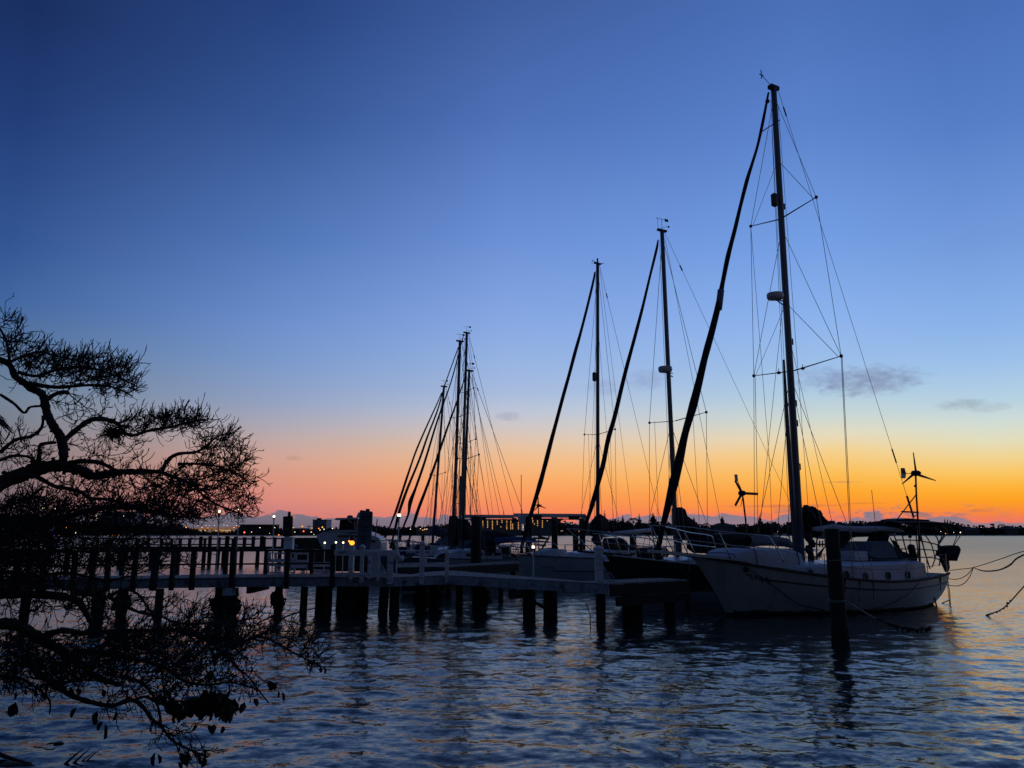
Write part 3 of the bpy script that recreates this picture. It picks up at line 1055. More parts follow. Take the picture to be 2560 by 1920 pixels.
# guard rails and stanchions along the port side
stn = []
for x, yt in ((2107, 1370), (2183, 1372), (2246, 1374), (2300, 1372), (2340, 1374)):
    pass
for a in (2.6, 4.6, 6.4, 8.0, 9.4):
    for sd in (1, -1):
        zd = sh1(min(1, (a + 1.3) / 11))
        y = 1.82 * (1 if a < 7 else .9 - .06 * (a - 7)) * (.9 if a < 3 else 1)
        mb = MB()
        mb.tube([f(a, y * sd, zd), f(a, y * sd, zd + .72)], .015, 5)
        mb.build('stanchion', M['steel'], b1)
        stn.append((a, sd, y, zd))
for sd in (1, -1):
    for dz in (.70, .38):
        mb = MB()
        pts = [f(1.0, 1.3 * sd, 1.62 + dz)] + [f(a, y * sd, z + dz) for a, s_, y, z in stn if s_ == sd]
        mb.tube(pts, .007, 4)
        mb.build('lifeline', M['wire'], b1)
# stern rails: tubular frames following the photo
rails = [[(2290, 1338), (2300, 1420)], [(2302, 1338), (2312, 1380), (2325, 1422)], [(2313, 1337), (2330, 1365), (2338, 1398)], [(2337, 1338), (2345, 1350), (2350, 1390), (2348, 1415)],
         [(2245, 1372), (2300, 1373), (2348, 1377), (2352, 1380)], [(2240, 1350), (2290, 1351), (2330, 1358), (2352, 1365)], [(2280, 1393), (2330, 1394), (2350, 1400)], [(2345, 1362), (2360, 1338), (2368, 1337)],
         [(2256, 1338), (2262, 1365), (2270, 1388), (2285, 1414)], [(2226, 1345), (2240, 1372), (2254, 1392), (2275, 1408)], [(2236, 1340), (2248, 1372), (2258, 1388)], [(2295, 1372), (2290, 1416)],
         [(2352, 1365), (2342, 1380), (2336, 1402), (2330, 1418)], [(2354, 1395), (2362, 1410), (2368, 1426)], [(2372, 1386), (2370, 1410), (2368, 1430)]]
mb = MB(True)
for i, r_ in enumerate(rails):
    c = .9 if i % 2 else -.6
    pts = [f.on(x, y, c) for x, y in r_]
    mb.tube(catmull(pts, 3) if len(pts) > 2 else pts, .024, 6)
mb.build('stern_rail', M['alu_dark'], b1)
# bimini: thin canopy on bows
mb = MB(True)
rows = []
for c in np.linspace(-.75, .75, 7):
    rows.append([f.on(x, y, .0) + f.Pt * c - Vector((0, 0, .09 * (c / .75) ** 2)) for x, y in ((2206, 1302), (2230, 1301), (2260, 1300), (2300, 1301), (2335, 1305), (2362, 1311))])
mb.grid(rows)
mb.grid([[p - Vector((0, 0, .035)) for p in r][::-1] for r in rows])
bi = mb.build('bimini', M['canvas'], b1)
for c in (-.5, .5):
    for pts in ([(2346, 1306), (2362, 1320), (2376, 1340), (2372, 1352), (2366, 1368)], [(2376, 1311), (2391, 1325), (2388, 1336), (2366, 1368)], [(2200, 1303), (2192, 1312), (2194, 1330), (2197, 1360)]):
        mb = MB(True)
        mb.tube(catmull([f.on(x - 4, y, 0) + f.Pt * c * .6 for x, y in pts], 3), .016, 5)
        mb.build('bimini_bow', M['alu_dark'], bi)
# boards lashed under the bimini (dark solar panels)
mb = MB()
mb.prism([f.on(x, y, 0) for x, y in ((2225, 1300), (2243, 1296), (2300, 1300), (2292, 1309), (2230, 1310))], f.Pt * .8)
mb.build('canopy_bundle', M['canvas'], b1)
# wind generator with its pole and struts
hub = f.on(2289, 1183, .9)
pole = [f.on(2301, 1420, .9), f.on(2296, 1320, .9), f.on(2291, 1240, .9), hub]
wg = wind_generator(b1, hub, pole, [f.on(2283, 1131, .9), f.on(2339, 1201, .9), f.on(2256, 1210, .9)], f.Pt, None, .032)
mb = MB()
mb.prism([f.on(2252, 1170, .9), f.on(2261, 1170, .9), f.on(2265, 1184, .9), f.on(2253, 1184, .9)], f.Pt * .02)
mb.build('tail_vane_upper', M['black'], wg)
mb = MB()
mb.prism([f.on(2253, 1184, .9), f.on(2265, 1184, .9), f.on(2263, 1196, .9), f.on(2254, 1196, .9)], f.Pt * .02)
mb.build('tail_vane_lower', M['vane'], wg)
mb = MB()
mb.tube([hub, f.on(2258, 1184, .9)], .013, 5)
mb.build('tail_arm', M['black'], wg)
mb = MB()
mb.tube([f.on(2290, 1237, .9), f.on(2243, 1298, .9)], .020, 5)
mb.tube([f.on(2254, 1279, .9), f.on(2296, 1281, .9)], .030, 5)
mb.tube([f.on(2296, 1285, .9), f.on(2281, 1296, .9)], .012, 5)
mb.ball(f.on(2288, 1215, .9), .05, 7)
mb.build('strut', M['alu_dark'], wg)
mb = MB()
mb.tube([f.on(2179, 1225, .5), f.on(2189, 1315, .5), f.on(2192, 1350, .5)], .010, 5)
mb.build('whip_antenna', M['black'], b1)
# side marks: stains, lines and ladder at the stern
mb = MB()
mb.bar(f.on(2327, 1458, 1.45), f.on(2342, 1518, 1.3), .05, .03, f.Pt)
mb.build('stern_fender_board', M['stripe'], b1)
mb = MB()
mb.tube([f.on(2368, 1440, .8), f.on(2374, 1480, .8), f.on(2376, 1512, .8)], .016, 5)
mb.tube([f.on(2366, 1440, .8), f.on(2370, 1475, .8), f.on(2374, 1510, .8)], .012, 5)
mb.tube([f.on(2355, 1508, .9), f.on(2374, 1500, .9)], .02, 5)
mb.build('boarding_ladder', M['alu_dark'], b1)


def hull_x(pt, x_px, h, side=1, off=.02):
    best = None
    for i in range(201):
        t = i / 200
        a, y, z = pt(t, h, side)
        w_ = f(a, y + side * off, z)
        dz = w_.z - CAM_H
        xx = 1280 + FOC * w_.x / (w_.y * CP + dz * SP)
        if best is None or abs(xx - x_px) < best[0]:
            best = (abs(xx - x_px), w_)
    return best[1]


# bow name: faint script strokes, and the hawse hole
mb = MB()
rnd = random.Random(3)
for i in range(11):
    x = 1868 + i * 5.4
    h = .80 - i * .004
    a_ = hull_x(pt1, x, h + .035 * math.sin(i * 2.3))
    b_ = hull_x(pt1, x + 5, h - .055 + .04 * math.sin(i * 1.7 + 1))
    mb.tube([a_, (a_ + b_) / 2 + Vector((0, 0, .03)), b_], .016, 4)
mb.build('bow_lettering', M['stripe'], b1)
mb = MB()
q = hull_x(pt1, 1867, .90)
mb.lathe(q, [(.02, -.03), (.085, -.03), (.085, .01), (.05, .03)], 12, f.Pt + f.F * .5)
mb.build('hawse_pipe', M['black'], b1)
# lines slung along the port side
for p_ in ([(1855, .99), (1905, .78), (1955, .50), (2000, .25), (2060, .12)], [(2300, .98), (2275, .62), (2245, .38), (2215, .20), (2180, .12)]):
    mb = MB()
    mb.tube(catmull([hull_x(pt1, x, h, 1, .05) for x, h in p_], 4), .012, 4)
    mb.build('slung_line', M['rope'], b1)
for x, h0, h1 in ((2148, 1.0, .35), (2184, 1.0, .45), (2112, 1.0, .62), (2350, .95, .5)):
    mb = MB()
    mb.tube([hull_x(pt1, x, h0, 1, .012), hull_x(pt1, x + 1, h1, 1, .012)], [.035, .012], 4)
    mb.build('scupper_stain', M['stripe'], b1)

# weathered scum line just above the boot top
for sd in (1, -1):
    mb = MB(True)
    rows = []
    rs_ = random.Random(41 + sd)
    for i in range(61):
        t = .02 + .97 * i / 60
        hh = .075 + rs_.uniform(0, .045)
        rows.append([f(pt1(t, .045, sd)[0], pt1(t, .045, sd)[1] + sd * .006, pt1(t, .045, sd)[2]), f(pt1(t, hh, sd)[0], pt1(t, hh, sd)[1] + sd * .006, pt1(t, hh, sd)[2])])
    mb.grid(rows)
    mb.build('scum_line', M['teak'], b1)

# the tarp-covered dinghy on the foredeck
dg = thing('covered_dinghy', tuple(f(1.0, 0, 1.62)), 'upturned dinghy under a white lashed tarpaulin on the foredeck of the large white boat', 'dinghy')
mb = MB(True)
rows = []
for a, w_, zt in ((-.55, .04, 1.66), (-.40, .42, 1.74), (-.15, .58, 1.85), (.1, .72, 1.95), (.5, .80, 2.0), (1.2, .84, 1.99), (1.8, .84, 1.97), (2.35, .82, 1.94), (2.62, .78, 1.86), (2.70, .62, 1.6), (2.72, .2, 1.5)):
    zb_ = 1.56 - .09 * a
    rows.append([f(a, w_ * 1.08, zb_), f(a, w_ * 1.06, zb_ + (zt - zb_) * .5), f(a, w_ * 1.0, zb_ + (zt - zb_) * .9), f(a, w_ * .88, zt), f(a, 0, zt + .03), f(a, -w_ * .88, zt), f(a, -w_ * 1.0, zb_ + (zt - zb_) * .9), f(a, -w_ * 1.06, zb_ + (zt - zb_) * .5), f(a, -w_ * 1.08, zb_)])
mb.grid(rows)
mb.build('tarpaulin', M['tarp'], dg)
for i in (2, 4, 7):
    mb = MB()
    mb.tube([p + Vector((0, 0, .012)) + f.Pt * (.012 if j < 4 else (0 if j == 4 else -.012)) for j, p in enumerate(rows[i])], .012, 4)
    mb.build('lashing', M['rope'], dg)

# outboard engine clamped to the stern rail
ob = thing('outboard_motor', tuple(f.on(2366, 1395, .4)), 'small dark outboard engine clamped on the stern rail of the large white boat', 'outboard motor')
mb = MB()
mb.prism([f.on(x, y, .4) for x, y in ((2353, 1367), (2361, 1365), (2376, 1363), (2386, 1364), (2392, 1373), (2390, 1382), (2386, 1392), (2383, 1402), (2372, 1402), (2368, 1390), (2362, 1394), (2352, 1390), (2349, 1378), (2356, 1376))], f.Pt * .32)
mb.build('cowling', M['canvas'], ob)
mb = MB()
mb.prism([f.on(x, y, .4) for x, y in ((2352, 1385), (2368, 1390), (2371, 1420), (2366, 1430), (2358, 1412), (2352, 1400))], f.Pt * .12)
mb.build('mounting_bracket', M['black'], ob)
# lifebuoy light / rail-hung fender
fd = thing('hanging_fender', tuple(f.on(2282, 1385, .7)), 'fat dark cylinder hanging inside the stern rail of the large white boat', 'fender')
mb = MB(True)
c0, c1 = f.on(2276, 1361, .7), f.on(2287, 1404, .7)
mb.tube([c0, c0.lerp(c1, .08), c0.lerp(c1, .6), c0.lerp(c1, .92), c1], [.05, .13, .12, .10, .05], 10)
mb.build('body', M['black'], fd)
mb = MB(True)
mb.tube([f.on(2275, 1340, .7), c0], .012, 4)
mb.ball(f.on(2275, 1342, .7), .07, 7, (1, 1, .7))
mb.build('hanger', M['black'], fd)

# ---------- mid boats
def boat(W, head, label, L, B, zb, zm, zs, ov, mats, mast_px, mast_top_px, sp_z, sp_half, jib_px, jib_r, mast_r=.13, stripe=.74, boot=.06, deck_to=None, wire_r=.0095, mast_mat=None, back=True, seed=1, jib_mat=None, **kw):
    fr = Frame(W, head)
    rt = thing('sailboat', tuple(fr(L / 2, 0, 0)), label, 'sailboat', 'sailboats with furled jibs moored at the dock')
    sheer, half, pt = make_hull(fr, rt, L, B, zb, zm, zs, ov, mats, ns=20, stripe=stripe, boot=boot, **kw)
    b_ = fr.on(*mast_px)
    am_ = (b_ - fr.W).dot(-fr.F)
    base_ = fr(am_, 0, zm + .35)
    top_ = fr.on(*mast_top_px)
    mast_mesh(rt, base_, top_, mast_r, mast_mat or M['alu'], mast_r * .85)
    mbx = MB()
    mbx.box(top_ + Vector((0, 0, .03)), (.45, .12, .08), fr.F)
    mbx.build('masthead_fitting', M['black'], rt)

    def am_at(z):
        return base_.lerp(top_, (z - base_.z) / (top_.z - base_.z))
    prev = [top_ - Vector((0, 0, .25))] * 2
    sps = []
    prs = []
    for z, hw in zip(sp_z, sp_half):
        q_ = spreader_pair(rt, fr, am_ + .15, z, hw, .14, .036)
        sps.append(q_)
    for q_ in sps[::-1]:
        for k in (0, 1):
            prs.append((prev[k], q_[k]))
            prev[k] = q_[k]
        prs += [(am_at(q_[0].z - .3), fr(am_ - .7, B * .42, zm)), (am_at(q_[0].z - .3), fr(am_ - .7, -B * .42, zm)), (am_at(q_[0].z - .3), fr(am_ + .8, B * .46, zm)), (am_at(q_[0].z - .3), fr(am_ + .8, -B * .46, zm))]
    for k, sd in ((0, 1), (1, -1)):
        prs.append((prev[k], fr(am_, B * .47 * sd, zm)))
    stays(rt, prs, wire_r, 'shroud')
    stays(rt, [(top_ + fr.F * .15 - Vector((0, 0, .4)), fr(am_ - .3, .1, zm + .5)), (top_ - fr.F * .15 - Vector((0, 0, .3)), fr(am_ + 2.4, .1, zm + .9))], wire_r * .85, 'halyard')
    rs_h = random.Random(seed)
    for q_ in sps:
        for k in (0, 1):
            mid = q_[k].lerp(am_at(q_[k].z), rs_h.uniform(.25, .5))
            stays(rt, [(mid, fr(am_ + rs_h.uniform(-.2, .5), (1 - 2 * k) * B * .3, zm + .3))], wire_r * .8, 'flag_halyard')
            stays(rt, [(am_at(base_.z + (top_.z - base_.z) * rs_h.uniform(.6, .9)), fr(am_ + rs_h.uniform(-1.5, 2.0), (1 - 2 * k) * B * .4, zm))], wire_r * .8, 'running_stay')
    if back:
        jn = fr(L - .3, 0, zs + 2.6)
        stays(rt, [(top_ - fr.F * .12, jn), (jn, fr(L + .1, B * .26, zs)), (jn, fr(L + .1, -B * .26, zs))], wire_r, 'backstay')
        mbx = MB()
        t_ = top_ - fr.F * .12
        mbx.tube([t_.lerp(jn, .12), t_.lerp(jn, .14)], .03, 5)
        mbx.build('insulator', M['black'], rt)
    if jib_px:
        p0 = top_
        foot = fr(-ov * .85, 0, zb + .25)
        pts = []
        rds = []
        for (x, y), r in zip(jib_px, jib_r):
            g = P(x, y, foot.y)
            for _ in range(6):
                fz = min(1, max(0, (g.z - foot.z) / (top_.z - foot.z)))
                g = P(x, y, foot.y + (top_.y - foot.y) * fz)
            pts.append(g)
            rds.append(r * g.y / FOC)
        furled(rt, pts, rds, jib_mat, seed=seed)
        mbx = MB(True)
        mbx.lathe(pts[-1], [(.04, -.2), (.13, -.16), (.07, -.08), (.07, .03), (.13, .08), (.04, .14)], 10)
        mbx.build('furling_drum', M['black'], rt)
    return fr, rt, sheer, pt, am_, base_, top_, am_at, sps


def rails(fr, rt, pt, L, B, zb, zm, zs, ov, sheer, h=.62, r=.014):
    for sd in (1, -1):
        prevs = []
        for a in np.arange(1.2, L - .4, 1.7):
            t = (a + ov) / (L + ov)
            q_ = pt(t, 1.0, sd)
            mbx = MB()
            p0 = fr(q_[0], q_[1] * .95, q_[2])
            mbx.tube([p0, p0 + Vector((0, 0, h))], r, 4)
            mbx.build('stanchion', M['steel'], rt)
            prevs.append(p0)
        mbx = MB()
        mbx.tube([p + Vector((0, 0, h)) for p in prevs], r * .55, 4)
        mbx.tube([p + Vector((0, 0, h * .55)) for p in prevs], r * .45, 4)
        mbx.build('lifeline', M['wire'], rt)
        mbx = MB(True)
        q0 = pt(.17, 1, sd)
        tip = fr(-ov - .15, 0, zb + h + .05)
        mbx.tube(catmull([tip, fr(-ov * .5, .3 * sd, zb + h), fr(q0[0], q0[1] * .9, q0[2] + h + .03), fr(q0[0] + .25, q0[1], q0[2] + .02)], 4), r * 1.1, 5)
        mbx.tube([fr(-ov * .6, .18 * sd, zb), fr(-ov * .75, .2 * sd, zb + h)], r, 5)
        mbx.tube([fr(q0[0] * .4, q0[1] * .6, zb), fr(q0[0] * .3 - .2, q0[1] * .55, zb + h)], r, 5)
        mbx.build('pulpit', M['steel'], rt)
    mbx = MB(True)
    e = [fr(L - 1.2, B * .40, zs + h), fr(L, B * .34, zs + h), fr(L + .2, 0, zs + h), fr(L, -B * .34, zs + h), fr(L - 1.2, -B * .40, zs + h)]
    mbx.tube(catmull(e, 4), r * 1.1, 5)
    for p in e:
        mbx.tube([p, p - Vector((0, 0, h))], r, 5)
    mbx.tube([p - Vector((0, 0, h * .45)) for p in e], r * .8, 4)
    mbx.build('stern_rail', M['steel'], rt)


def coach(fr, rt, a0, a1, w_, zd, h, n_win=3, mat_=None, win=(.38, .12)):
    mbx = MB()
    rows = []
    for i in range(5):
        t = i / 4
        a = a0 + (a1 - a0) * t
        ww = w_ * (.72 + .28 * min(1, t * 2))
        hh = h * (.65 + .35 * min(1, t * 2.5))
        rows.append([fr(a, ww, zd), fr(a + (.15 if i == 0 else 0), ww - .08, zd + hh), fr(a + (.15 if i == 0 else 0), 0, zd + hh + .06), fr(a + (.15 if i == 0 else 0), -ww + .08, zd + hh), fr(a, -ww, zd)])
    mbx.grid(rows)
    mbx.add(rows[0], [tuple(range(5))])
    mbx.add(rows[-1], [tuple(range(5))[::-1]])
    c_ = mbx.build('cabin', mat_ or M['cabin'], rt)
    for k in range(n_win):
        a = a0 + (a1 - a0) * (.42 + .5 * k / max(1, n_win - 1)) if n_win > 1 else (a0 + a1) / 2
        for sd in (1, -1):
            g = MB()
            g.box(fr(a, sd * (w_ - .035), zd + h * .5), (win[0], .03, win[1]), fr.F)
            g.build('window', M['glass'], c_)
    return c_


# boat 2: dark hull, between the big boat and the pale blue one
m2 = {'hull': M['hull_dark'], 'boot': M['hull_grey'], 'rail': M['plastic'], 'stripe': M['plastic'], 'railr': .03}
o2 = boat((4.0, 28.25, 0), 30, 'dark hulled sailboat with radar dome on its mast, bow rail behind the white power pedestal', 9.2, 3.4, 1.75, 1.16, 1.15, 1.2, m2,
          (1690, 1340), (1655, 578), [6.75], [1.62], [(1645, 600), (1641, 625), (1625, 690), (1606, 770), (1585, 850), (1570, 905), (1556, 960), (1537, 1040), (1520, 1100), (1508, 1160), (1492, 1220), (1478, 1270), (1466, 1306), (1459, 1340), (1452, 1368)],
          [2, 4, 4, 5, 5.5, 5.5, 6, 6.5, 7, 7.5, 7, 6.5, 5.5, 5, 4.5], mast_r=.125, stripe=None, boot=.30, seed=12, full=.8)
f2, b2, sh2, pt2, am2, base2, top2, at2, sp2 = o2
rails(f2, b2, pt2, 9.2, 3.4, 1.75, 1.16, 1.15, 1.2, sh2, .66, .017)
coach(f2, b2, 1.6, 6.2, 1.15, 1.25, .36, 0)
for a in (2.6, 3.5):
    portlight(f2, b2, a, 1.14, 1.44, .12, .09)
mb = MB(True)
tp = [f2.on(1417, 1321), f2(-1.3, .42, 2.52), f2(.2, .8, 2.42), f2(.55, .92, 2.25), f2(.95, 1.05, 1.60)]
mb.tube(catmull(tp, 4), .02, 6)
mb.tube(catmull([f2(-2.15, 0, 2.28), f2(-1.2, .4, 2.15), f2(.6, .92, 2.0)], 4), .016, 6)
mb.tube([f2.on(1417, 1321), f2(-1.5, .2, 1.85)], .018, 6)
mb.tube([f2(-.8, .55, 2.48), f2(-.5, .5, 1.72)], .018, 6)
mb.build('bow_rail', M['steel'], b2)
mb = MB()
mb.prism([f2(-1.9, 0, 1.86), f2(-1.85, .14, 1.85), f2(-.8, .3, 1.76), f2(0, .5, 1.7), f2(0, -.5, 1.7), f2(-.8, -.3, 1.76), f2(-1.85, -.14, 1.85)], (0, 0, .07))
mb.build('bow_platform', M['teak'], b2)
radar(b2, f2.on(1663, 924), .27, f2)
windex(b2, top2 + Vector((0, 0, .05)), f2, 1.3)
mb = MB()
mb.tube([top2 + f2.F * .2, top2 + f2.F * .22 + Vector((0, 0, .55))], .008, 4)
mb.build('whip_antenna', M['black'], b2)
# mainsail cover
mb = MB(True)
mb.prism([f2.on(x, y) for x, y in ((1685, 1270), (1697, 1268), (1707, 1274), (1712, 1290), (1726, 1300), (1742, 1322), (1765, 1334), (1830, 1340), (1850, 1344), (1780, 1350), (1745, 1345), (1720, 1350), (1690, 1352), (1686, 1300))], f2.Pt * .3)
mb.build('sail_cover', M['canvas'], b2)
mb = MB(True)
mb.tube([f2.on(1693, 1340), f2.on(1780, 1344), f2.on(1852, 1342)], .09, 8)
mb.build('boom', M['alu_dark'], b2)
# bimini and dodger canvas
mb = MB(True)
mb.prism([f2.on(x, y, .2) for x, y in ((1755, 1345), (1770, 1336), (1840, 1334), (1850, 1345), (1838, 1352), (1832, 1372), (1810, 1380), (1770, 1384), (1753, 1372))], f2.Pt * 1.6)
mb.build('dodger', M['canvas'], b2)
mb = MB(True)
rows = []
for c, dz in ((1.3, -.28), (1.2, -.06), (.7, .02), (0, .05), (-.7, .02), (-1.2, -.06), (-1.3, -.28)):
    rows.append([f2.on(x, y, .4) + f2.Pt * (c - .4) + Vector((0, 0, dz)) for x, y in ((1838, 1338), (1870, 1337), (1905, 1339), (1930, 1342), (1941, 1352), (1946, 1366))])
mb.grid(rows)
mb.grid([[p - Vector((0, 0, .03)) for p in r_] for r_ in rows])
mb.build('bimini', M['canvas_grey'], b2)
for c in (-1.2, 1.2):
    for xa, xb in ((1852, 1835), (1905, 1885)):
        mb = MB(True)
        mb.tube([f2.on(xa, 1341, 0) + f2.Pt * c * .5, f2.on(xb, 1392, 0) + f2.Pt * c * .5], .015, 5)
        mb.build('bimini_bow', M['steel'], b2)
hub2 = f2.on(1855, 1233, .6)
w2 = wind_generator(b2, hub2, [f2.on(1869, 1380, .6), f2.on(1864, 1300, .6), f2.on(1858, 1250, .6), hub2], [f2.on(1838, 1201, .6), f2.on(1895, 1235, .6), f2.on(1838, 1264, .6)], f2.Pt, None, .035, .10, plain=True)
mb = MB()
mb.prism([f2.on(x, y, .45) for x, y in ((1836, 1186), (1843, 1186), (1845, 1202), (1838, 1203))], f2.Pt * .02)
mb.build('tail_vane', M['vane'], w2)
mb = MB()
mb.tube([f2.on(1841, 1195, .45), f2.on(1855, 1228, .5)], .014, 5)
mb.tube([f2.on(1856, 1245, .6), f2.on(1852, 1266, .6)], .012, 4)
mb.build('tail_arm', M['black'], w2)

# boat 3: pale blue hull behind the dock corner
m3 = {'hull': M['hull_grey'], 'boot': M['stripe'], 'rail': M['teak'], 'stripe': M['stripe'], 'railr': .03}
f3w = G(1326, 1466)
f3w = Vector((f3w.x, f3w.y, 0))
o3 = boat(f3w, 33, 'pale blue sailboat with black waist stripe, its bow behind the short post lamp', 8.6, 3.1, 1.46, 1.18, 1.15, .85, m3,
          (1494, 1350), (1494, 660), [7.5], [1.25], [(1487, 680), (1484, 700), (1470, 760), (1452, 830), (1438, 880), (1422, 940), (1408, 990), (1392, 1050), (1376, 1110), (1362, 1165), (1350, 1210), (1338, 1250), (1326, 1290), (1316, 1325), (1308, 1352), (1304, 1372)],
          [2, 3.5, 4, 4.5, 5, 5, 5.5, 6, 6.5, 7, 7, 6.5, 6.5, 6, 5.5, 4.5], mast_r=.135, stripe=.52, boot=.12, seed=21, mast_mat=M['alu_dark'], full=.85, jib_mat=M['canvas'])
f3, b3, sh3, pt3, am3, base3, top3, at3, sp3 = o3
rails(f3, b3, pt3, 8.6, 3.1, 1.46, 1.18, 1.15, .85, sh3, .62, .016)
coach(f3, b3, 2.2, 5.8, 1.05, 1.25, .36, 3)
reflector(b3, f3.on(1486, 942), .5, .11)
mb = MB(True)
mb.tube([top3, top3 + Vector((0, 0, .32))], .045, 8)
mb.build('masthead_light', M['black'], b3)
mb = MB()
mb.tube([top3 - f3.F * .45 + Vector((0, 0, .12)), top3 + Vector((0, 0, .05)), top3 + f3.F * .35 + Vector((0, 0, .15)), top3 + f3.F * .4 + Vector((0, 0, -.05))], .016, 5)
mb.build('crane_arm', M['black'], b3)
mb = MB(True)
mb.tube([f3.on(1500, 1341), f3.on(1540, 1334), f3.on(1627, 1325)], [.07, .11, .10], 8)
mb.build('boom', M['sailcloth'], b3)
mb = MB(True)
mb.prism([f3.on(x, y) for x, y in ((1483, 1302), (1497, 1285), (1507, 1292), (1517, 1300), (1518, 1336), (1508, 1342), (1480, 1340), (1479, 1320))], f3.Pt * .3)
mb.build('sail_cover', M['canvas'], b3)
mb = MB(True)
mb.prism([f3.on(x, y, .2) for x, y in ((1520, 1395), (1525, 1365), (1533, 1345), (1542, 1356), (1550, 1365), (1572, 1369), (1600, 1370), (1640, 1368), (1650, 1380), (1640, 1402), (1560, 1402))], f3.Pt * 1.5)
mb.build('dodger', M['canvas'], b3)
mb = MB(True)
rows = []
for a, w_, zt in ((.5, .3, 1.38), (.7, .6, 1.58), (1.2, .65, 1.72), (1.75, .6, 1.7), (2.0, .45, 1.45)):
    rows.append([f3(a, w_, 1.33), f3(a, w_ * .8, zt), f3(a, -w_ * .8, zt), f3(a, -w_, 1.33)])
mb.grid(rows)
mb.add(rows[0], [(0, 1, 2, 3)])
mb.add(rows[-1], [(3, 2, 1, 0)])
mb.build('foredeck_cover', M['tarp'], b3)
mb = MB(True)
for x, y, r in ((1488, 1350, .17), (1497, 1362, .2), (1491, 1378, .18), (1500, 1345, .12)):
    mb.ball(f3.on(x, y, .2), r, 7, (1, 1, 1.3), .3)
mb.build('coiled_lines', M['rope'], b3)
hub3 = P(1346, 1264, 47)
# anchor on the bow
mb = MB()
mb.bar(f3(-1.0, .05, 1.5), f3(-.2, .05, 1.48), .07, .05)
mb.prism([f3(-1.05, .25, 1.52), f3(-.75, .0, 1.25), f3(-1.05, -.25, 1.52), f3(-1.15, 0, 1.56)], (0, 0, .04))
mb.build('anchor', M['steel'], b3)
# faint name on the bow
mb = MB()
_f = f
f = f3
for i in range(7):
    a_ = hull_x(pt3, 1357 + i * 4.5, .66, 1)
    b_ = hull_x(pt3, 1359 + i * 4.5, .60, 1)
    mb.tube([a_, b_], .014, 4)
mb.build('bow_lettering', M['stripe'], b3)
f = _f

# four farther boats, jibs crossing: px data from the photo
mw = {'hull': M['hull_white'], 'boot': M['stripe'], 'rail': M['alu_dark'], 'stripe': M['stripe'], 'railr': .03}
mdk = dict(mw, hull=mat('hull_slate', (0.10, 0.13, 0.18), 0.4, var=.1, scale=1))
far_list = [
    ((-4.95, 38.0, 0), 6.6, 'white sailboat with dark cabin windows lying behind the tall square dock pile', (1156, 1350), (1173, 928), [6.2], [1.2], [(1162, 945), (1140, 1010), (1115, 1080), (1090, 1154), (1068, 1215), (1050, 1262), (1043, 1282), (1032, 1318), (1021, 1356)], [1.6, 2.6, 3.2, 4, 4.4, 4.6, 5.2, 4, 2.6], .105, 31),
    ((-6.3, 41.3, 0), 7.0, 'white sailboat with dark hooded mast foot, second mast from the boat lift', (1133, 1350), (1150, 854), [8.9], [1.15], [(1146, 868), (1112, 963), (1094, 1025), (1070, 1088), (1048, 1150), (1020, 1218), (1004, 1262), (996, 1288), (986, 1330), (978, 1362)], [1.6, 1.7, 2.2, 2.8, 3.4, 3.9, 4.2, 4.3, 3.2, 2.4], .13, 32),
    ((-6.4, 45.3, 0), 7.8, 'white sailboat with the tallest mast of the distant cluster', (1152, 1350), (1167, 833), [7.9, 11.1], [1.3, 1.0], [(1159, 838), (1146, 887), (1126, 960), (1094, 1050), (1063, 1151), (1040, 1218), (1026, 1255), (1021, 1285), (1009, 1316), (1000, 1345)], [1.2, 1.6, 2, 2.6, 3.2, 4, 6.2, 3.2, 2.6, 2], .13, 33),
    ((-7.9, 49.5, 0), 6.8, 'white sailboat with blue boom cover and the shortest mast of the distant cluster', (1081, 1350), (1110, 967), [6.2], [1.2], [(1104, 982), (1090, 1015), (1064, 1072), (1040, 1128), (1022, 1180), (1004, 1235), (991, 1275), (984, 1292), (974, 1318), (963, 1343)], [1.4, 1.8, 2.2, 2.6, 3, 3.6, 4.2, 3, 2.6, 2.2], .12, 34),
]
far_b = []
for W_, L_, lab, mpx, tpx, spz, sph, jpx, jrr, mr_, sd_ in far_list:
    o_ = boat(W_, 30, lab, L_, 2.6, 1.45, 1.15, 1.12, .95, (mw if sd_ == 31 else mdk), mpx, tpx, spz, sph, jpx, jrr, mast_r=mr_, stripe=.75, seed=sd_, wire_r=.012, mast_mat=M['alu_dark'])
    fr_, rt_, she_, pt_, am_, ba_, to_, at_, sp_ = o_
    rails(fr_, rt_, pt_, L_, 2.6, 1.45, 1.15, 1.12, .95, she_, .62, .018)
    coach(fr_, rt_, 1.5, L_ - 2.0, .95, 1.2, .45, 4)
    windex(rt_, to_ + Vector((0, 0, .03)), fr_, 1.1)
    rc = random.Random(sd_)
    for k in range(5):
        mb = MB()
        a_ = rc.uniform(.3, L_ - .8)
        mb.box(fr_(a_, rc.uniform(-.7, .9), 1.5 + rc.uniform(0, .25)), (rc.uniform(.25, .7), rc.uniform(.3, .6), rc.uniform(.15, .4)), fr_.F + fr_.Pt * rc.uniform(-.3, .3))
        mb.build(rc.choice(('deck_hatch', 'deck_box', 'folded_cover')), M[rc.choice(('canvas', 'cabin', 'canvas_blue', 'tarp'))], rt_)
    hood_ = canvas_hood(fr_, L_ - 3.4, L_ - 2.4, 1.0, 1.5, 2.35)
    hood_.build('dodger', M['canvas' if sd_ % 2 else 'canvas_grey'], rt_)
    far_b.append((fr_, rt_, am_, ba_, to_))
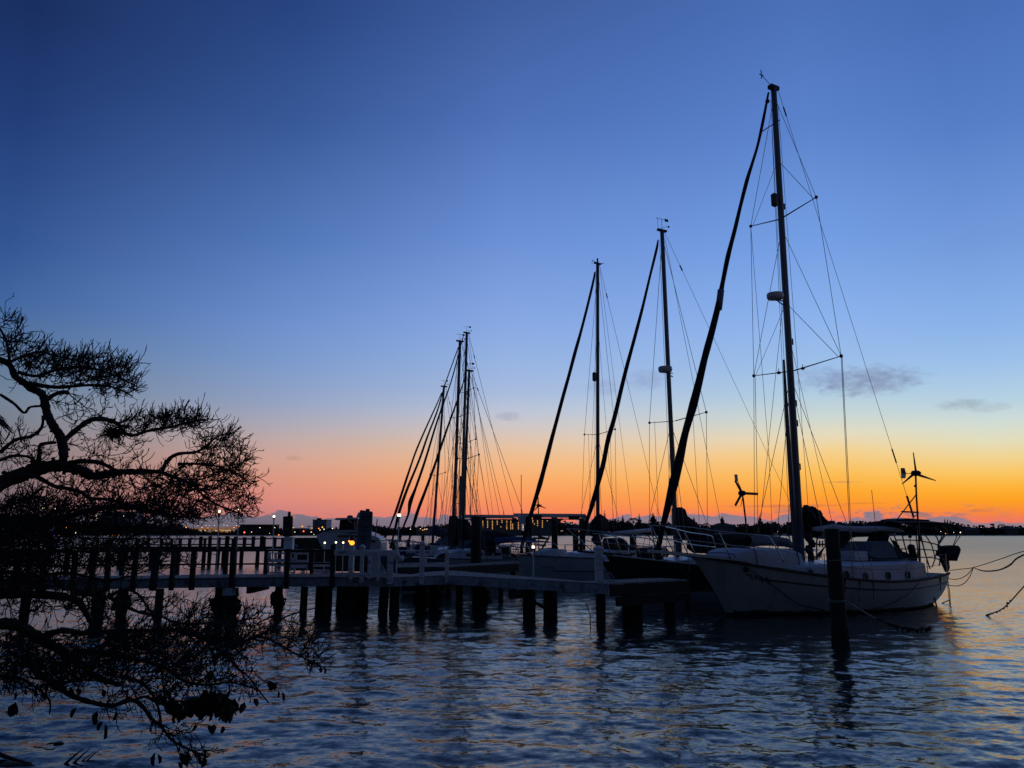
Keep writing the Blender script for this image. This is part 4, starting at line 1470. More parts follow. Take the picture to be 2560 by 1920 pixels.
# dark sail bundles at their masts, booms and canvas
fr_, rt_, am_, ba_, to_ = far_b[1]
mb = MB(True)
mb.prism([fr_.on(x, y) for x, y in ((1127, 1290), (1137, 1289), (1143, 1298), (1149, 1310), (1147, 1345), (1140, 1372), (1126, 1372), (1122, 1330))], fr_.Pt * .4)
mb.build('sail_cover', M['canvas'], rt_)
mb = MB(True)
mb.tube([fr_.on(1135, 1345), fr_.on(1200, 1340)], .1, 7)
mb.build('boom', M['alu_dark'], rt_)
fr_, rt_, am_, ba_, to_ = far_b[0]
mb = MB(True)
mb.prism([fr_.on(x, y) for x, y in ((1148, 1300), (1165, 1298), (1180, 1325), (1230, 1328), (1265, 1335), (1290, 1342), (1275, 1350), (1200, 1352), (1150, 1350))], fr_.Pt * .35)
mb.build('sail_cover', M['canvas'], rt_)
mb = MB(True)
rows = []
for c, dz in ((1.2, -.2), (1.0, 0), (0, .05), (-1.0, 0), (-1.2, -.2)):
    rows.append([fr_.on(x, y, .2) + fr_.Pt * (c - .2) + Vector((0, 0, dz)) for x, y in ((1215, 1349), (1240, 1345), (1290, 1343), (1318, 1345))])
mb.grid(rows)
mb.grid([[p - Vector((0, 0, .04)) for p in r_] for r_ in rows])
bi_ = mb.build('bimini', M['canvas_blue'], rt_)
for c in (-1.0, 1.0):
    for x0, x1 in ((1225, 1212), (1265, 1255), (1300, 1312)):
        mb = MB(True)
        mb.tube([fr_.on(x0, 1347, 0) + fr_.Pt * c * .8, fr_.on(x1, 1378, 0) + fr_.Pt * c * .8], .02, 5)
        mb.build('bimini_bow', M['steel'], bi_)
fr_, rt_, am_, ba_, to_ = far_b[3]
mb = MB(True)
pts = [fr_.on(x, y) for x, y in ((1082, 1320), (1095, 1330), (1115, 1335), (1140, 1333))]
mb.tube(pts, [.3, .32, .28, .2], 8)
mb.build('sail_cover', M['canvas_blue'], rt_)
fr_, rt_, am_, ba_, to_ = far_b[2]
mb = MB(True)
pts = [fr_.on(x, y) for x, y in ((1152, 1318), (1180, 1330), (1220, 1335))]
mb.tube(pts, [.36, .34, .25], 8)
mb.build('sail_cover', M['canvas'], rt_)


# ------------------------------------------------------------------ docks
DZ = 1.15


def off_poly(pts, d):          # parallel polyline, d metres to the far side
    out = []
    for i, p in enumerate(pts):
        a = pts[max(i - 1, 0)]
        b = pts[min(i + 1, len(pts) - 1)]
        t = (b - a).normalized()
        out.append(p + Vector((-t.y, t.x, 0)) * d)
    return out


def planks(mb, A0, A1, B0, B1, z, th=.04, wd=.15, rnd=random):
    """planks laid across a strip with near edge A0-A1 and far edge B0-B1"""
    n = max(1, int((A1 - A0).length / wd))
    for i in range(n):
        f0, f1 = (i + .04) / n, (i + .96) / n
        j = rnd.uniform(-.03, .03)
        dz = rnd.uniform(-.006, .006)
        q = [A0.lerp(A1, f0), A0.lerp(A1, f1), B0.lerp(B1, f1), B0.lerp(B1, f0)]
        dr = (q[3] - q[0]).normalized() * j
        vs = [Vector((p.x, p.y, z - th + dz)) - (dr if k < 2 else -dr) for k, p in enumerate(q)] + [Vector((p.x, p.y, z + dz)) - (dr if k < 2 else -dr) for k, p in enumerate(q)]
        mb.add(vs, [(3, 2, 1, 0), (4, 5, 6, 7), (0, 1, 5, 4), (1, 2, 6, 5), (2, 3, 7, 6), (3, 0, 4, 7)])


def pile(mb, x, y, z0, z1, r, n=10, lean=(0, 0), rnd=random):
    pts = []
    rs = []
    k = 6
    for i in range(k + 1):
        f_ = i / k
        pts.append(Vector((x + lean[0] * f_, y + lean[1] * f_, z0 + (z1 - z0) * f_)))
        rs.append(r * (1.04 - .08 * f_) * rnd.uniform(.96, 1.04))
    mb.tube(pts, rs, n)
    return mb


def oysters(parent, x, y, z, r, h, rnd):
    mb = MB()
    for i in range(46):
        an = rnd.random() * 6.28
        zz = z + rnd.uniform(-h / 2, h / 2)
        rr_ = r * math.sqrt(max(0, 1 - ((zz - z) / (h * .55)) ** 2))
        mb.ball((x + math.cos(an) * rr_ * .75, y + math.sin(an) * rr_ * .75, zz), rnd.uniform(.05, .09), 5, (1, 1, .8), .35, rnd)
    mb.ball((x, y, z), r * .85, 10, (1, 1, h / 2 / r), .12, rnd)
    return mb.build('oyster_crust', M['oyster'], parent)


rd = random.Random(11)
Cc = G(1518, 1459, DZ)
near = [Vector((-22, 22.6, DZ)), G(150, 1449, DZ), G(590, 1443.5, DZ), G(830, 1441.5, DZ), G(985, 1443, DZ)]
kx = G(1122, 1438, DZ)
dockL = thing('walkway_pier', tuple(Vector((near[2].x, near[2].y, 0))), 'long timber walkway on piles with plain dark rail posts, running in behind the bare branches', 'pier')
mb = MB()
far_e = off_poly(near, 1.9)
for i in range(len(near) - 1):
    planks(mb, near[i], near[i + 1], far_e[i], far_e[i + 1], DZ, rnd=rd)
mb.build('deck_planks', M['plank'], dockL)
mb = MB()
for i in range(len(near) - 1):
    a, b = near[i], near[i + 1]
    d_ = Vector((0, -.05, 0))
    mb.bar(a + d_ + Vector((0, 0, -.17)), b + d_ + Vector((0, 0, -.17)), .05, .23)
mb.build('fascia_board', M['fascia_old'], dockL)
mb = MB()
for i in range(len(near) - 1):
    mb.bar(far_e[i] + Vector((0, .04, -.17)), far_e[i + 1] + Vector((0, .04, -.17)), .05, .23)
mb.build('rear_stringer', M['wood_dark'], dockL)


def post_on(line, x_px, d=0.0, z=DZ):
    """point on a polyline that the camera sees at column x_px"""
    best = None
    for i in range(len(line) - 1):
        for k in range(60):
            p = line[i].lerp(line[i + 1], k / 60)
            xx = 1280 + FOC * p.x / (p.y * CP + (z - CAM_H) * SP)
            if best is None or abs(xx - x_px) < best[0]:
                best = (abs(xx - x_px), p)
    return best[1]


# rail posts and rails, near side (dark) and far side
rl = []
for x in (40, 110, 192, 232, 272, 335, 393, 432, 486, 586, 721, 832):
    p = post_on(near, x)
    mb = MB()
    hp = (1.16 if x not in (586, 832) else 1.28) * rd.uniform(.95, 1.05)
    lx = rd.uniform(-.035, .035)
    mb.bar((p.x - lx, p.y - .10, .80), (p.x + lx, p.y - .10, .82 + hp), (.13 if x not in (586, 393) else .17) * rd.uniform(.85, 1.15), .12, (0, 1, 0))
    mb.build('rail_post', M['wood_dark'], dockL)
    rl.append(p)
for z, hh in ((1.95, .06), (1.55, .05)):
    mb = MB()
    for a, b in zip(rl, rl[1:]):
        mb.bar(Vector((a.x, a.y - .02, z)), Vector((b.x, b.y - .02, z)), .07, hh)
    mb.build('hand_rail', M['wood_dark'], dockL)
rl = []
for x in (60, 160, 300, 440, 560, 660, 777):
    p = post_on(far_e, x)
    mb = MB()
    mb.box((p.x, p.y + .08, 1.42), (.12, .12, 1.1))
    mb.build('rail_post', M['wood_dark'], dockL)
    rl.append(p)
mb = MB()
for a, b in zip(rl, rl[1:]):
    mb.bar(Vector((a.x, a.y + .02, 1.92)), Vector((b.x, b.y + .02, 1.92)), .06, .06)
mb.build('hand_rail', M['wood_dark'], dockL)
# piles: (pixel column, extra distance behind the near edge, width px, oyster z or None)
for x, d, w_, oy in ((60, 0, 24, None), (245, 0, 30, None), (264, .9, 26, .35), (390, .1, 20, None), (520, .9, 28, .32), (575, .05, 26, .30), (666, 1.1, 20, .36), (756, .1, 18, None), (784, .8, 26, None), (813, .2, 20, None),
                     (836, 1.0, 30, None), (862, .3, 36, None), (884, .9, 28, None), (951, .05, 24, None), (980, .35, 26, None)):
    p = post_on(near, x)
    r = w_ / 2 * p.y / FOC
    mb = MB(True)
    pile(mb, p.x, p.y + .2 + d, -1.5, DZ - .32, r, lean=(.10 if x == 951 else .02, 0), rnd=rd)
    pl = mb.build('pile', M['wood_dark'], dockL)
    if oy is not None:
        oysters(pl, p.x, p.y + .2 + d, oy, r * 2.0, .50, rd)
for k in range(3):
    p = near[0].lerp(near[1], .15 + .28 * k)
    mb = MB(True)
    pile(mb, p.x, p.y + .2, -1.5, DZ - .32, .15, lean=(.02, 0), rnd=rd)
    mb.build('pile', M['wood_dark'], dockL)
for i in (1, 2, 3):
    a = near[i]
    mb = MB()
    mb.bar(a + Vector((.4, .0, -.38)), a + Vector((.4, 1.9, -.38)), .12, .2)
    mb.build('cross_beam', M['wood_dark'], dockL)
mb = MB()
p = post_on(near, 575)
mb.tube([Vector((p.x, p.y - .02, DZ - .30)), Vector((p.x, p.y - .02, DZ - .52))], .2, 10)
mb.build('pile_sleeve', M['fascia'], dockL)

# the platform at the corner
dockR = thing('corner_dock', tuple(Vector((Cc.x, Cc.y, 0))), 'wide planked dock platform whose flaking fascia ends at the corner below the white pedestal', 'dock')
Kx = Vector((kx.x, kx.y, DZ))
Cb = Cc + Vector((-.83, 1.48, 0)) * 1.55
Kb = G(1130, 1426, DZ)
mb = MB()
planks(mb, near[-1], Kx, near[-1] + Vector((.6, 3.2, 0)), Kb, DZ, rnd=rd)
planks(mb, Kx, Cc, Kb, Vector((Cb.x, Cb.y, DZ)), DZ, rnd=rd)
mb.build('deck_planks', M['plank'], dockR)
mb = MB()
mb.bar(Kx + Vector((0, -.05, -.16)), Cc + Vector((.03, -.06, -.16)), .06, .235)
mb.bar(near[-1] + Vector((0, -.05, -.16)), Kx + Vector((0, -.05, -.16)), .05, .235)
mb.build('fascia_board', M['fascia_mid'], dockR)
Fd = Vector((.83, .56, 0)).normalized()
Fn = Vector((-Fd.y, Fd.x, 0))
Fe = Cc + Fd * 3.1
mb = MB()
planks(mb, Cc + Fd * .02, Fe, Cc + Fd * .02 + Fn * 1.2, Fe + Fn * 1.2, DZ, rnd=rd)
mb.build('finger_planks', M['plank'], dockR)
mb = MB()
mb.bar(Cc - Fn * .05 + Fd * .06 + Vector((0, 0, -.19)), Fe - Fn * .05 + Vector((0, 0, -.19)), .06, .29)
mb.bar(Cc - Fn * .02 + Fd * .3 + Vector((0, 0, -.48)), Fe - Fn * .02 + Vector((0, 0, -.48)), .10, .24)
mb.build('finger_beam', M['wood_dark'], dockR)
line2 = [Kx, Cc]
for x, d, w_, oy in ((1040, .9, 28, .33), (1072, 1.3, 30, .33), (1142, .5, 18, None), (1190, .9, 30, None), (1204, 1.1, 24, .38), (1242, 5.0, 16, None), (1319, .15, 34, None), (1380, .5, 38, None), (1505, .12, 25, None), (1560, .7, 34, None)):
    if x < 1122:
        p = near[-1].lerp(Kx, (x - 985) / 137)
    elif x > 1518:
        p = Cc + Fd * .9
    else:
        p = post_on(line2, x)
    r = w_ / 2 * p.y / FOC
    mb = MB(True)
    pile(mb, p.x, p.y + .2 + d, -1.5, DZ - .30, r, lean=(.02, 0), rnd=rd)
    pl = mb.build('pile', M['wood_dark'], dockR)
    if oy is not None:
        oysters(pl, p.x + .05, p.y + .2 + d, oy, r * 1.8, .5, rd)
for s_ in (1.5, 2.8):
    mb = MB(True)
    q = Cc + Fd * s_ + Fn * .5
    pile(mb, q.x, q.y, -1.5, DZ - .3, .17, rnd=rd)
    mb.build('pile', M['wood_dark'], dockR)
mb = MB()
q = post_on(line2, 1319)
mb.box((q.x - .35, q.y + .12, DZ - .42), (.5, .25, .24))
q2 = post_on(line2, 1345)
mb.bar(Vector((q2.x - .1, q2.y + .5, .5)), Vector((q2.x + .5, q2.y + .5, .2)), .1, .1)
mb.build('cross_beam', M['wood_dark'], dockR)
mb = MB()
q = G(1290, 1452, DZ)
mb.tube(sag(Vector((q.x - 1.8, q.y + .4, .55)), Vector((q.x + .3, q.y + .1, .5)), .16, 10), .012, 5)
mb.build('slack_line', M['rope'], dockR)
mb = MB()
q = post_on(line2, 1466)
mb.tube([Vector((q.x, q.y - .08, .6)), Vector((q.x + .1, q.y - .05, .3)), Vector((q.x + .12, q.y, -.3))], .014, 5)
mb.build('trailing_line', M['rope'], dockR)
# raised beam (second dock finger) behind the platform
fb = thing('raised_dock_finger', (G(1205, 1428, .3).x, 36.0, 0), 'long low timber finger with a pale top edge behind the white railing', 'dock')
mb = MB()
a, b = P(1110, 1415.5, 30.9), P(1294, 1408, 35.0)
zt = 1.15
mb.bar(Vector((a.x, a.y, zt - .18)), Vector((b.x, b.y, zt - .18)), .12, .32)
mb.build('side_beam', M['wood_dark'], fb)
mb = MB()
planks(mb, Vector((a.x, a.y - .03, zt)), Vector((b.x, b.y - .03, zt)), Vector((a.x - .5, a.y + 1.1, zt)), Vector((b.x - .5, b.y + 1.1, zt)), zt + .03, rnd=rd)
mb.build('deck_planks', M['plank'], fb)
for t in (.05, .5, .93):
    q = a.lerp(b, t)
    mb = MB(True)
    pile(mb, q.x, q.y + .3, -1.5, zt - .2, .13, rnd=rd)
    mb.build('pile', M['wood_dark'], fb)


# ---------- white railing
wr = thing('white_railing', tuple(near[3]), 'white painted timber railing with upright boards between the tilted sign board and the platform', 'railing')


def on_dock(x, y):                 # pixel -> point in the vertical plane along the near edge
    Y = 29.4
    if 985 <= x:
        Y = near[-1].lerp(Kx, min(1, (x - 985) / 137)).y
    else:
        Y = post_on(near, x).y
    return P(x, y, Y - .14)


secs = [((840, 1378), (985, 1378), (840, 1432), (985, 1436)), ]
mb = MB()
for y0, y1, hh in ((1382, 1383, .17), (1436, 1437, .12)):
    a, b = on_dock(836, y0), on_dock(985, y1)
    mb.bar(a, b, .05, hh)
mb.build('rail_board', M['wood_white'], wr)
mb = MB()
a, b = on_dock(834, 1377) + Vector((0, .02, .02)), on_dock(1120, 1379) + Vector((0, .02, .02))
mb.bar(a, b, .14, .035)
mb.build('cap_rail', M['wood_white'], wr)
mb = MB()
for y0, y1, hh in ((1413, 1411, .13), (1386, 1384, .0)):
    if hh:
        mb.bar(on_dock(990, y0), on_dock(1120, y1), .05, hh)
mb.build('mid_board', M['wood_white'], wr)
for x, w_, y0, y1 in ((880, 7, 1380, 1448), (907, 9, 1368, 1456), (925, 7, 1380, 1446), (948, 7, 1380, 1452), (977, 15, 1380, 1460), (1056, 11, 1358, 1459), (1064, 7, 1384, 1410), (1118, 9, 1379, 1454)):
    a, b = on_dock(x, y0), on_dock(x, y1)
    b.x = a.x
    b.y = a.y
    mb = MB()
    mb.bar(a - Vector((0, .05, 0)), b - Vector((0, .05, 0)), w_ * a.y / FOC, .05, (0, -1, 0))
    if x in (907, 1056):
        mb.lathe(a + Vector((0, -.05, -.02)), [(.11, 0), (.12, .03), (.02, .11)], 4)
    mb.build('railing_post', M['wood_white'], wr)
# white boat bumper roll
mb = MB(True)
mb.ball(on_dock(1001, 1397), .12, 8, (1.2, 1, .8), .2)
mb.ball(on_dock(993, 1388), .10, 8, (1, 1, 1.2), .2)
mb.build('rolled_cloth', M['tarp'], wr)

# white cleaning bench with open shelves, on the walkway
wb = thing('fish_cleaning_bench', tuple(post_on(far_e, 725)), 'white timber bench with open shelf frames behind the dark walkway rail', 'bench')


def on_far(x, y, d=-.3):
    return P(x, y, post_on(far_e, x).y + d)


mb = MB()
a, b = on_far(664, 1375), on_far(792, 1376)
mb.box((a + b) / 2 + Vector((0, .25, 0)), ((b - a).length, .6, .05), b - a)
mb.build('table_top', M['wood_white'], wb)
for x0, x1, y0, y1, holes in ((669, 718, 1381, 1406, ((677, 686, 1384, 1398), (692, 710, 1385, 1397))), (727, 771, 1381, 1406, ((729, 735, 1386, 1395), (742, 768, 1386, 1400))),
                              (668, 716, 1409, 1434, ((673, 686, 1415, 1430), (692, 709, 1416, 1430))), (726, 768, 1409, 1434, ((728, 733, 1419, 1430), (738, 766, 1420, 1434)))):
    # frame panel built from boards round the openings
    mb = MB()
    xs = [x0] + [v for h in holes for v in (h[0], h[1])] + [x1]
    for i in range(0, len(xs) - 1, 2):
        mb.bar(on_far((xs[i] + xs[i + 1]) / 2, y0, -.3), on_far((xs[i] + xs[i + 1]) / 2, y1, -.3), (xs[i + 1] - xs[i]) * 26 / FOC, .03, (0, -1, 0))
    for h in holes:
        mb.bar(on_far(h[0], (y0 + h[2]) / 2, -.3), on_far(h[1], (y0 + h[2]) / 2, -.3), .03, (h[2] - y0) * 26 / FOC)
        if y1 - h[3] > 1:
            mb.bar(on_far(h[0], (y1 + h[3]) / 2, -.3), on_far(h[1], (y1 + h[3]) / 2, -.3), .03, (y1 - h[3]) * 26 / FOC)
    mb.build('shelf_frame', M['wood_white'], wb)
mb = MB()
mb.bar(on_far(783, 1411, -.2), on_far(829, 1411, -.2), .04, .15)
mb.bar(on_far(783, 1428, -.2), on_far(829, 1430, -.2), .04, .13)
mb.build('side_board', M['wood_white'], wb)


# ---------- pedestals, sign boards, lamps
def pedestal(name, pos, h, w_, label, cap=True, m=M['wood_white']):
    t = thing(name, tuple(pos), label, 'power pedestal')
    mb = MB()
    mb.box(pos + Vector((0, 0, h * .45)), (w_, w_ * .8, h * .9))
    mb.build('body', m, t)
    mb = MB()
    mb.lathe(pos + Vector((0, 0, h * .9)), [(w_ * .66, 0), (w_ * .66, .03), (w_ * .12, h * .10)], 8)
    mb.build('cap', m, t)
    return t


pc = G(1505, 1455, DZ)
pd = pedestal('power_pedestal', pc + Vector((-.05, .22, 0)), 0.99, .22, 'white hexagonal power pedestal with angled box, standing on the dock corner')
mb = MB()
q = pc + Vector((.05, .08, .61))
mb.prism([q + Vector((-.05, -.02, .12)), q + Vector((.08, -.02, .10)), q + Vector((.16, -.12, -.04)), q + Vector((.02, -.12, -.04))], (0, .12, .02))
mb.build('outlet_hood', M['wood_white'], pd)
mb = MB()
mb.box(pc + Vector((-.05, .125, .80)), (.17, .03, .22))
mb.build('panel_door', M['wood_white'], pd)
hose = thing('coiled_hose', tuple(pc + Vector((.3, .25, 0))), 'thin pale hose arched on the dock beside the corner pedestal', 'hose')
mb = MB(True)
mb.tube(catmull([pc + Vector((.12, .2, .22)), pc + Vector((.24, .2, .24)), pc + Vector((.34, .2, .12)), pc + Vector((.36, .2, .02)), pc + Vector((.2, .1, .015))], 4), .016, 6)
mb.build('tube', M['rope_pale'], hose)
p2 = post_on(far_e, 720)
pedestal('power_pedestal', Vector((p2.x, p2.y - .05, P(720, 1374, p2.y).z)), .42, .28, 'boxy blue-white power pedestal standing on the white cleaning bench')
mb = MB()

# black board with a lantern on top
bb_ = thing('board_sign', tuple(P(720, 1372, 26.4)), 'black square-cornered board with a small lantern on top, above the boxy pedestal', 'sign')
mb = MB()
A, B_, C_, D_ = P(708, 1291, 26.4), P(732, 1290, 26.4), P(732, 1341, 26.4), P(707, 1341, 26.4)
mb.prism([A, B_, C_, D_], (0, .04, 0))
mb.build('board', M['black'], bb_)
mb = MB()
q = P(720, 1340, 26.5)
mb.bar(P(720, 1296, 26.5), Vector((q.x, q.y, DZ)), .14, .14, (0, -1, 0))
mb.build('post', M['wood_dark'], bb_)
mb = MB(True)
mb.lathe(P(723, 1291, 26.5), [(.04, 0), (.06, .02), (.05, .10), (.065, .12), (.02, .17)], 8)
mb.build('lantern', M['alu_dark'], bb_)

sb_ = thing('tilted_sign', tuple(P(912, 1440, 25.2)), 'tall round-cornered dock sign board leaning left against its pile, with faded lettering', 'sign')
mb = MB()
pts = [(900, 1277), (902, 1275), (929, 1278.5), (932, 1281), (931, 1300), (929, 1340), (926, 1375), (923, 1394), (895, 1392), (892, 1385), (893, 1350), (895, 1320), (897, 1300)]
mb.prism([P(x, y, 25.0) for x, y in pts], (0, .04, 0))
mb.build('board', M['board'], sb_)
rnd = random.Random(5)
for (x0, x1, y) in ((905, 926, 1291), (903, 925, 1300), (906, 921, 1318), (903, 922, 1326), (899, 920, 1341), (901, 918, 1346), (904, 916, 1355)):
    mb = MB()
    x = x0
    while x < x1:
        l = rnd.uniform(1.2, 2.6)
        a, b = P(x, y + rnd.uniform(-1.5, 1), 24.965), P(x + l, y + rnd.uniform(-1, 1.8), 24.965)
        mb.bar(a, b, .012, .03, (0, 0, 1))
        x += l + .9
    mb.build('lettering', M['sign_ink'], sb_)
mb = MB(True)
q = P(916, 1378, 25.3)
pile(mb, q.x, q.y, -1.5, P(918, 1279, 25.3).z, .12, rnd=rd)
mb.build('pile', M['wood_dark'], sb_)
mb = MB(True)
mb.lathe(P(919, 1280, 25.3), [(.065, 0), (.065, .09), (.07, .1)], 10)
mb.build('pile_cap', M['alu_dark'], sb_)


def lamp(x, y_top, Y, z_base, label, kind='lamp_warm', r=.046, rp=.02, square=False, hood=True, lean_px=0, grp='post lamps along the docks'):
    top = P(x, y_top, Y)
    base = Vector((P(x - lean_px, 1380, Y).x, Y, z_base))
    t = thing('post_lamp', tuple(base), label, 'lamp post', grp)
    mb = MB()
    mb.tube([base, Vector((base.x, base.y, z_base + .03)), Vector((top.x, top.y, top.z - r * 2.2))], [rp * 1.8, rp, rp], 8)
    mb.build('pole', M['wood_white'], t)
    mb = MB(True)
    if square:
        mb.box(top, (r * 2.2, r * 2.2, r * 2))
    else:
        mb.ball(top, r, 12)
    mb.build('lamp_globe', M[kind], t)
    if hood:
        mb = MB()
        mb.lathe(top - Vector((0, 0, r * 2.6)), [(r * .5, 0), (r * .85, r * .6), (r * .9, r * 1.5)], 10)
        mb.build('collar', M['black'], t)
    return t


lamp(548, 1278.5, 26.2, DZ, 'post lamp with a thin tall pole just left of the branch tips', lean_px=4)
lamp(597, 1276, 26.2, DZ, 'post lamp half hidden by the drooping branch tips', lean_px=4)
lamp(685, 1291, 26.3, DZ, 'post lamp with a white globe left of the black board', lean_px=2, r=.04)
lamp(998, 1288, 25.2, DZ, 'tall post lamp rising over the white railing', lean_px=6, r=.04, square=True)
lamp(1333, 1367.5, 23.4, DZ, 'short post lamp with a square glowing head on the platform edge', r=.034, rp=.022, square=True)
lamp(108, 1270, 24.6, DZ, 'left of the two square flood lamps glowing through the branches', 'lamp_white', r=.034, rp=.03, square=True, lean_px=12)
lamp(138, 1270, 24.6, DZ, 'right and larger of the two square flood lamps glowing through the branches', 'lamp_white', r=.044, rp=.03, square=True, lean_px=12)
lamp(812, 1357, 26.3, DZ, 'low dock light on a thin stem, farthest left of the three by the bench', r=.032, rp=.015, hood=False)
lamp(840, 1356, 26.2, DZ, 'low dock light on a thin stem in front of the motor yacht bow', r=.032, rp=.015, hood=False)
lamp(858, 1356.5, 26.2, DZ, 'low dock light on a thin stem nearest the orange lantern', r=.032, rp=.015, hood=False)
ol = thing('orange_lantern', tuple(P(880, 1378, 25.6)), 'bright orange lantern on a white stub post beside the tilted sign', 'lantern')
mb = MB(True)
mb.ball(P(880, 1357, 25.6), .085, 10, (1, 1, .85))
mb.ball(P(873, 1353, 25.6), .03, 8)
mb.build('lamp_globe', M['lamp_orange'], ol)
mb = MB()
mb.lathe(P(880, 1352, 25.6), [(.085, 0), (.075, .08), (.095, .1), (.03, .2)], 8)
mb.build('hood', M['black'], ol)
mb = MB()
q = P(880, 1364, 25.6)
mb.box((q.x, q.y, (q.z + DZ) / 2), (.16, .16, q.z - DZ))
mb.build('stub_post', M['wood_white'], ol)

# ---------- boat lift beams and free-standing piles
def lone_pile(x_px, y_top, y_wl, w_px, label, Y=None, grp='free-standing mooring piles', m='wood_dark', bands=False):
    if Y is None:
        p = G(x_px, y_wl, 0)
    else:
        p = P(x_px, 1400, Y)
    top = P(x_px, y_top, p.y)
    t = thing('mooring_pile', (p.x, p.y, 0), label, 'pile', grp)
    mb = MB(True)
    r = w_px / 2 * p.y / FOC
    pile(mb, p.x, p.y, -1.5, top.z, r, 12, lean=(0, 0), rnd=rd)
    mb.build('post', M[m], t)
    return t, p, top, r


t, PB, PT, PR = lone_pile(2101, 1322, 1608, 36, 'tall bare pile standing alone in the water in front of the large white hull')
mb = MB()
for i, (y, d) in enumerate(((1499, 0), (1502, .01), (1401, .0))):
    z = P(2105, y, PB.y).z
    ring = [Vector((PB.x + math.cos(a) * (PR + .012), PB.y + math.sin(a) * (PR + .012), z + .02 * math.sin(a + i))) for a in np.linspace(0, 6.28, 17)]
    mb.tube(ring, .012, 5)
rp_ = mb.build('rope_loop', M['rope_pale'], t)
mb = MB()
for _ in range(150):
    an, zz = rd.random() * 6.28, rd.random() ** 1.6 * .42 - .08
    mb.ball((PB.x + math.cos(an) * PR * 1.0, PB.y + math.sin(an) * PR * 1.0, zz), rd.uniform(.015, .04), 5, (1, 1, .8), .35, rd)
mb.tube([Vector((PB.x, PB.y, -.12)), Vector((PB.x, PB.y, .1)), Vector((PB.x, PB.y, .24))], [PR + .015, PR + .012, PR + .004], 14)
mb.build('barnacle_band', M['oyster'], t)
# weed-hung line from that pile
wl = thing('weedy_mooring_line', tuple(P(2120, 1505, PB.y)), 'pale line from the tall bare pile ending in a weed-hung dark tip', 'mooring line')
z0 = P(2120, 1506, PB.y)
near_surf = lambda x, y, k: P(x, y, G(x, y).y * k)
ln = [z0, P(2150, 1524, PB.y + .6), near_surf(2190, 1547, .93), near_surf(2225, 1560, .96), near_surf(2262, 1571, .98)]
mb = MB()
mb.tube(ln[:3], .016, 5)
mb.build('rope', M['rope_pale'], wl)
mb = MB()
pts = catmull([ln[2], ln[3], ln[4], near_surf(2290, 1575, .985), near_surf(2328, 1569, .985)], 6)
mb.tube(pts, .02, 5)
for p in pts[6:]:
    for k in range(2):
        mb.ball(p + Vector((rd.uniform(-.06, .06), rd.uniform(-.05, .05), rd.uniform(-.05, .03))), rd.uniform(.02, .045), 5, jit=.3, rnd=rd)
mb.build('weed', M['oyster'], wl)

lone_pile(1190, 1291, None, 26, 'tall square-topped pile under the left end of the boat lift', Y=36.5, grp=None)
lone_pile(1322, 1291, None, 17, 'slim pile under the gear housing of the boat lift', Y=44.5)
lone_pile(1387, 1291, None, 15, 'pile beside the open bright water, under the middle of the boat lift', Y=46)
lone_pile(1457, 1296, None, 15, 'pile under the right end of the boat lift', Y=45)
lone_pile(1440, 1330, None, 15, 'short pile just left of the pale blue boat mast', Y=45)
lone_pile(1584, 1338, None, 17, 'dark stub pile seen through the pale blue boat canvas', Y=47)
lone_pile(1697, 1335, None, 18, 'dark stub pile behind the dark hull mast foot', Y=44)
lone_pile(1056, 1338, None, 9, 'thin pile in bright water left of the blue boom cover', Y=60)
lone_pile(1100, 1345, None, 12, 'pile standing under the blue boom cover', Y=58)
lone_pile(952, 1342, None, 12, 'pile left of the first furled jib foot', Y=46)
lone_pile(985, 1349, None, 13, 'pile between the feet of the crossing jibs', Y=47)
lone_pile(1715, 1404, None, 13, 'low dark pile at the end of the dock finger under the bow platform', Y=28.2)

M['lift_paint'] = mat('lift_white_paint', (0.78, 0.78, 0.78), 0.5, var=0.06, scale=1)
bl = thing('boat_lift', tuple(P(1310, 1400, 45)), 'pair of long pale horizontal boat lift beams on piles before the lit hotel', 'boat lift')
for (x0, y0, x1, y1, hh, Y) in ((1152, 1290, 1285, 1291, 7, 43), (1285, 1287.5, 1464, 1289, 8, 45)):
    a, b = P(x0, y0, Y), P(x1, y1, Y)
    mb = MB()
    k = Y / FOC
    mb.bar(a, b, .3, hh * k)
    mb.bar(a + Vector((0, .0, -hh * k * .62)), b + Vector((0, 0, -hh * k * .62)), .4, .03)
    mb.build('lift_beam', M['lift_paint'], bl)
for a, b in ((P(1333, 1297, 45), P(1462, 1298, 45)), (P(1160, 1299, 43), P(1285, 1299, 43))):
    mb = MB()
    mb.bar(a, b, .06, .06)
    mb.build('drive_shaft', M['alu_dark'], bl)
for x, y, w_, h_, Y in ((1343, 1293, 22, 10, 44.7), (1435, 1295, 26, 9, 44.7), (1205, 1297, 20, 8, 42.7), (1286, 1300, 12, 10, 42.7)):
    mb = MB()
    mb.box(P(x, y, Y), (w_ * Y / FOC, .4, h_ * Y / FOC))
    mb.build('lift_motor', M['black'], bl)
mb = MB()
mb.prism([P(x, y, 44.5) for x, y in ((1293, 1293), (1313, 1291), (1313, 1311), (1303, 1310), (1297, 1302))], (0, .4, 0))
mb.build('gear_housing', M['lift_paint'], bl)
for a, b in ((P(1459, 1290, 45), P(1461, 1302, 45)), (P(1189, 1291, 43), P(1187, 1304, 43))):
    mb = MB()
    mb.bar(a, b, .3, .3, (0, -1, 0))
    mb.build('hanger', M['lift_paint'], bl)
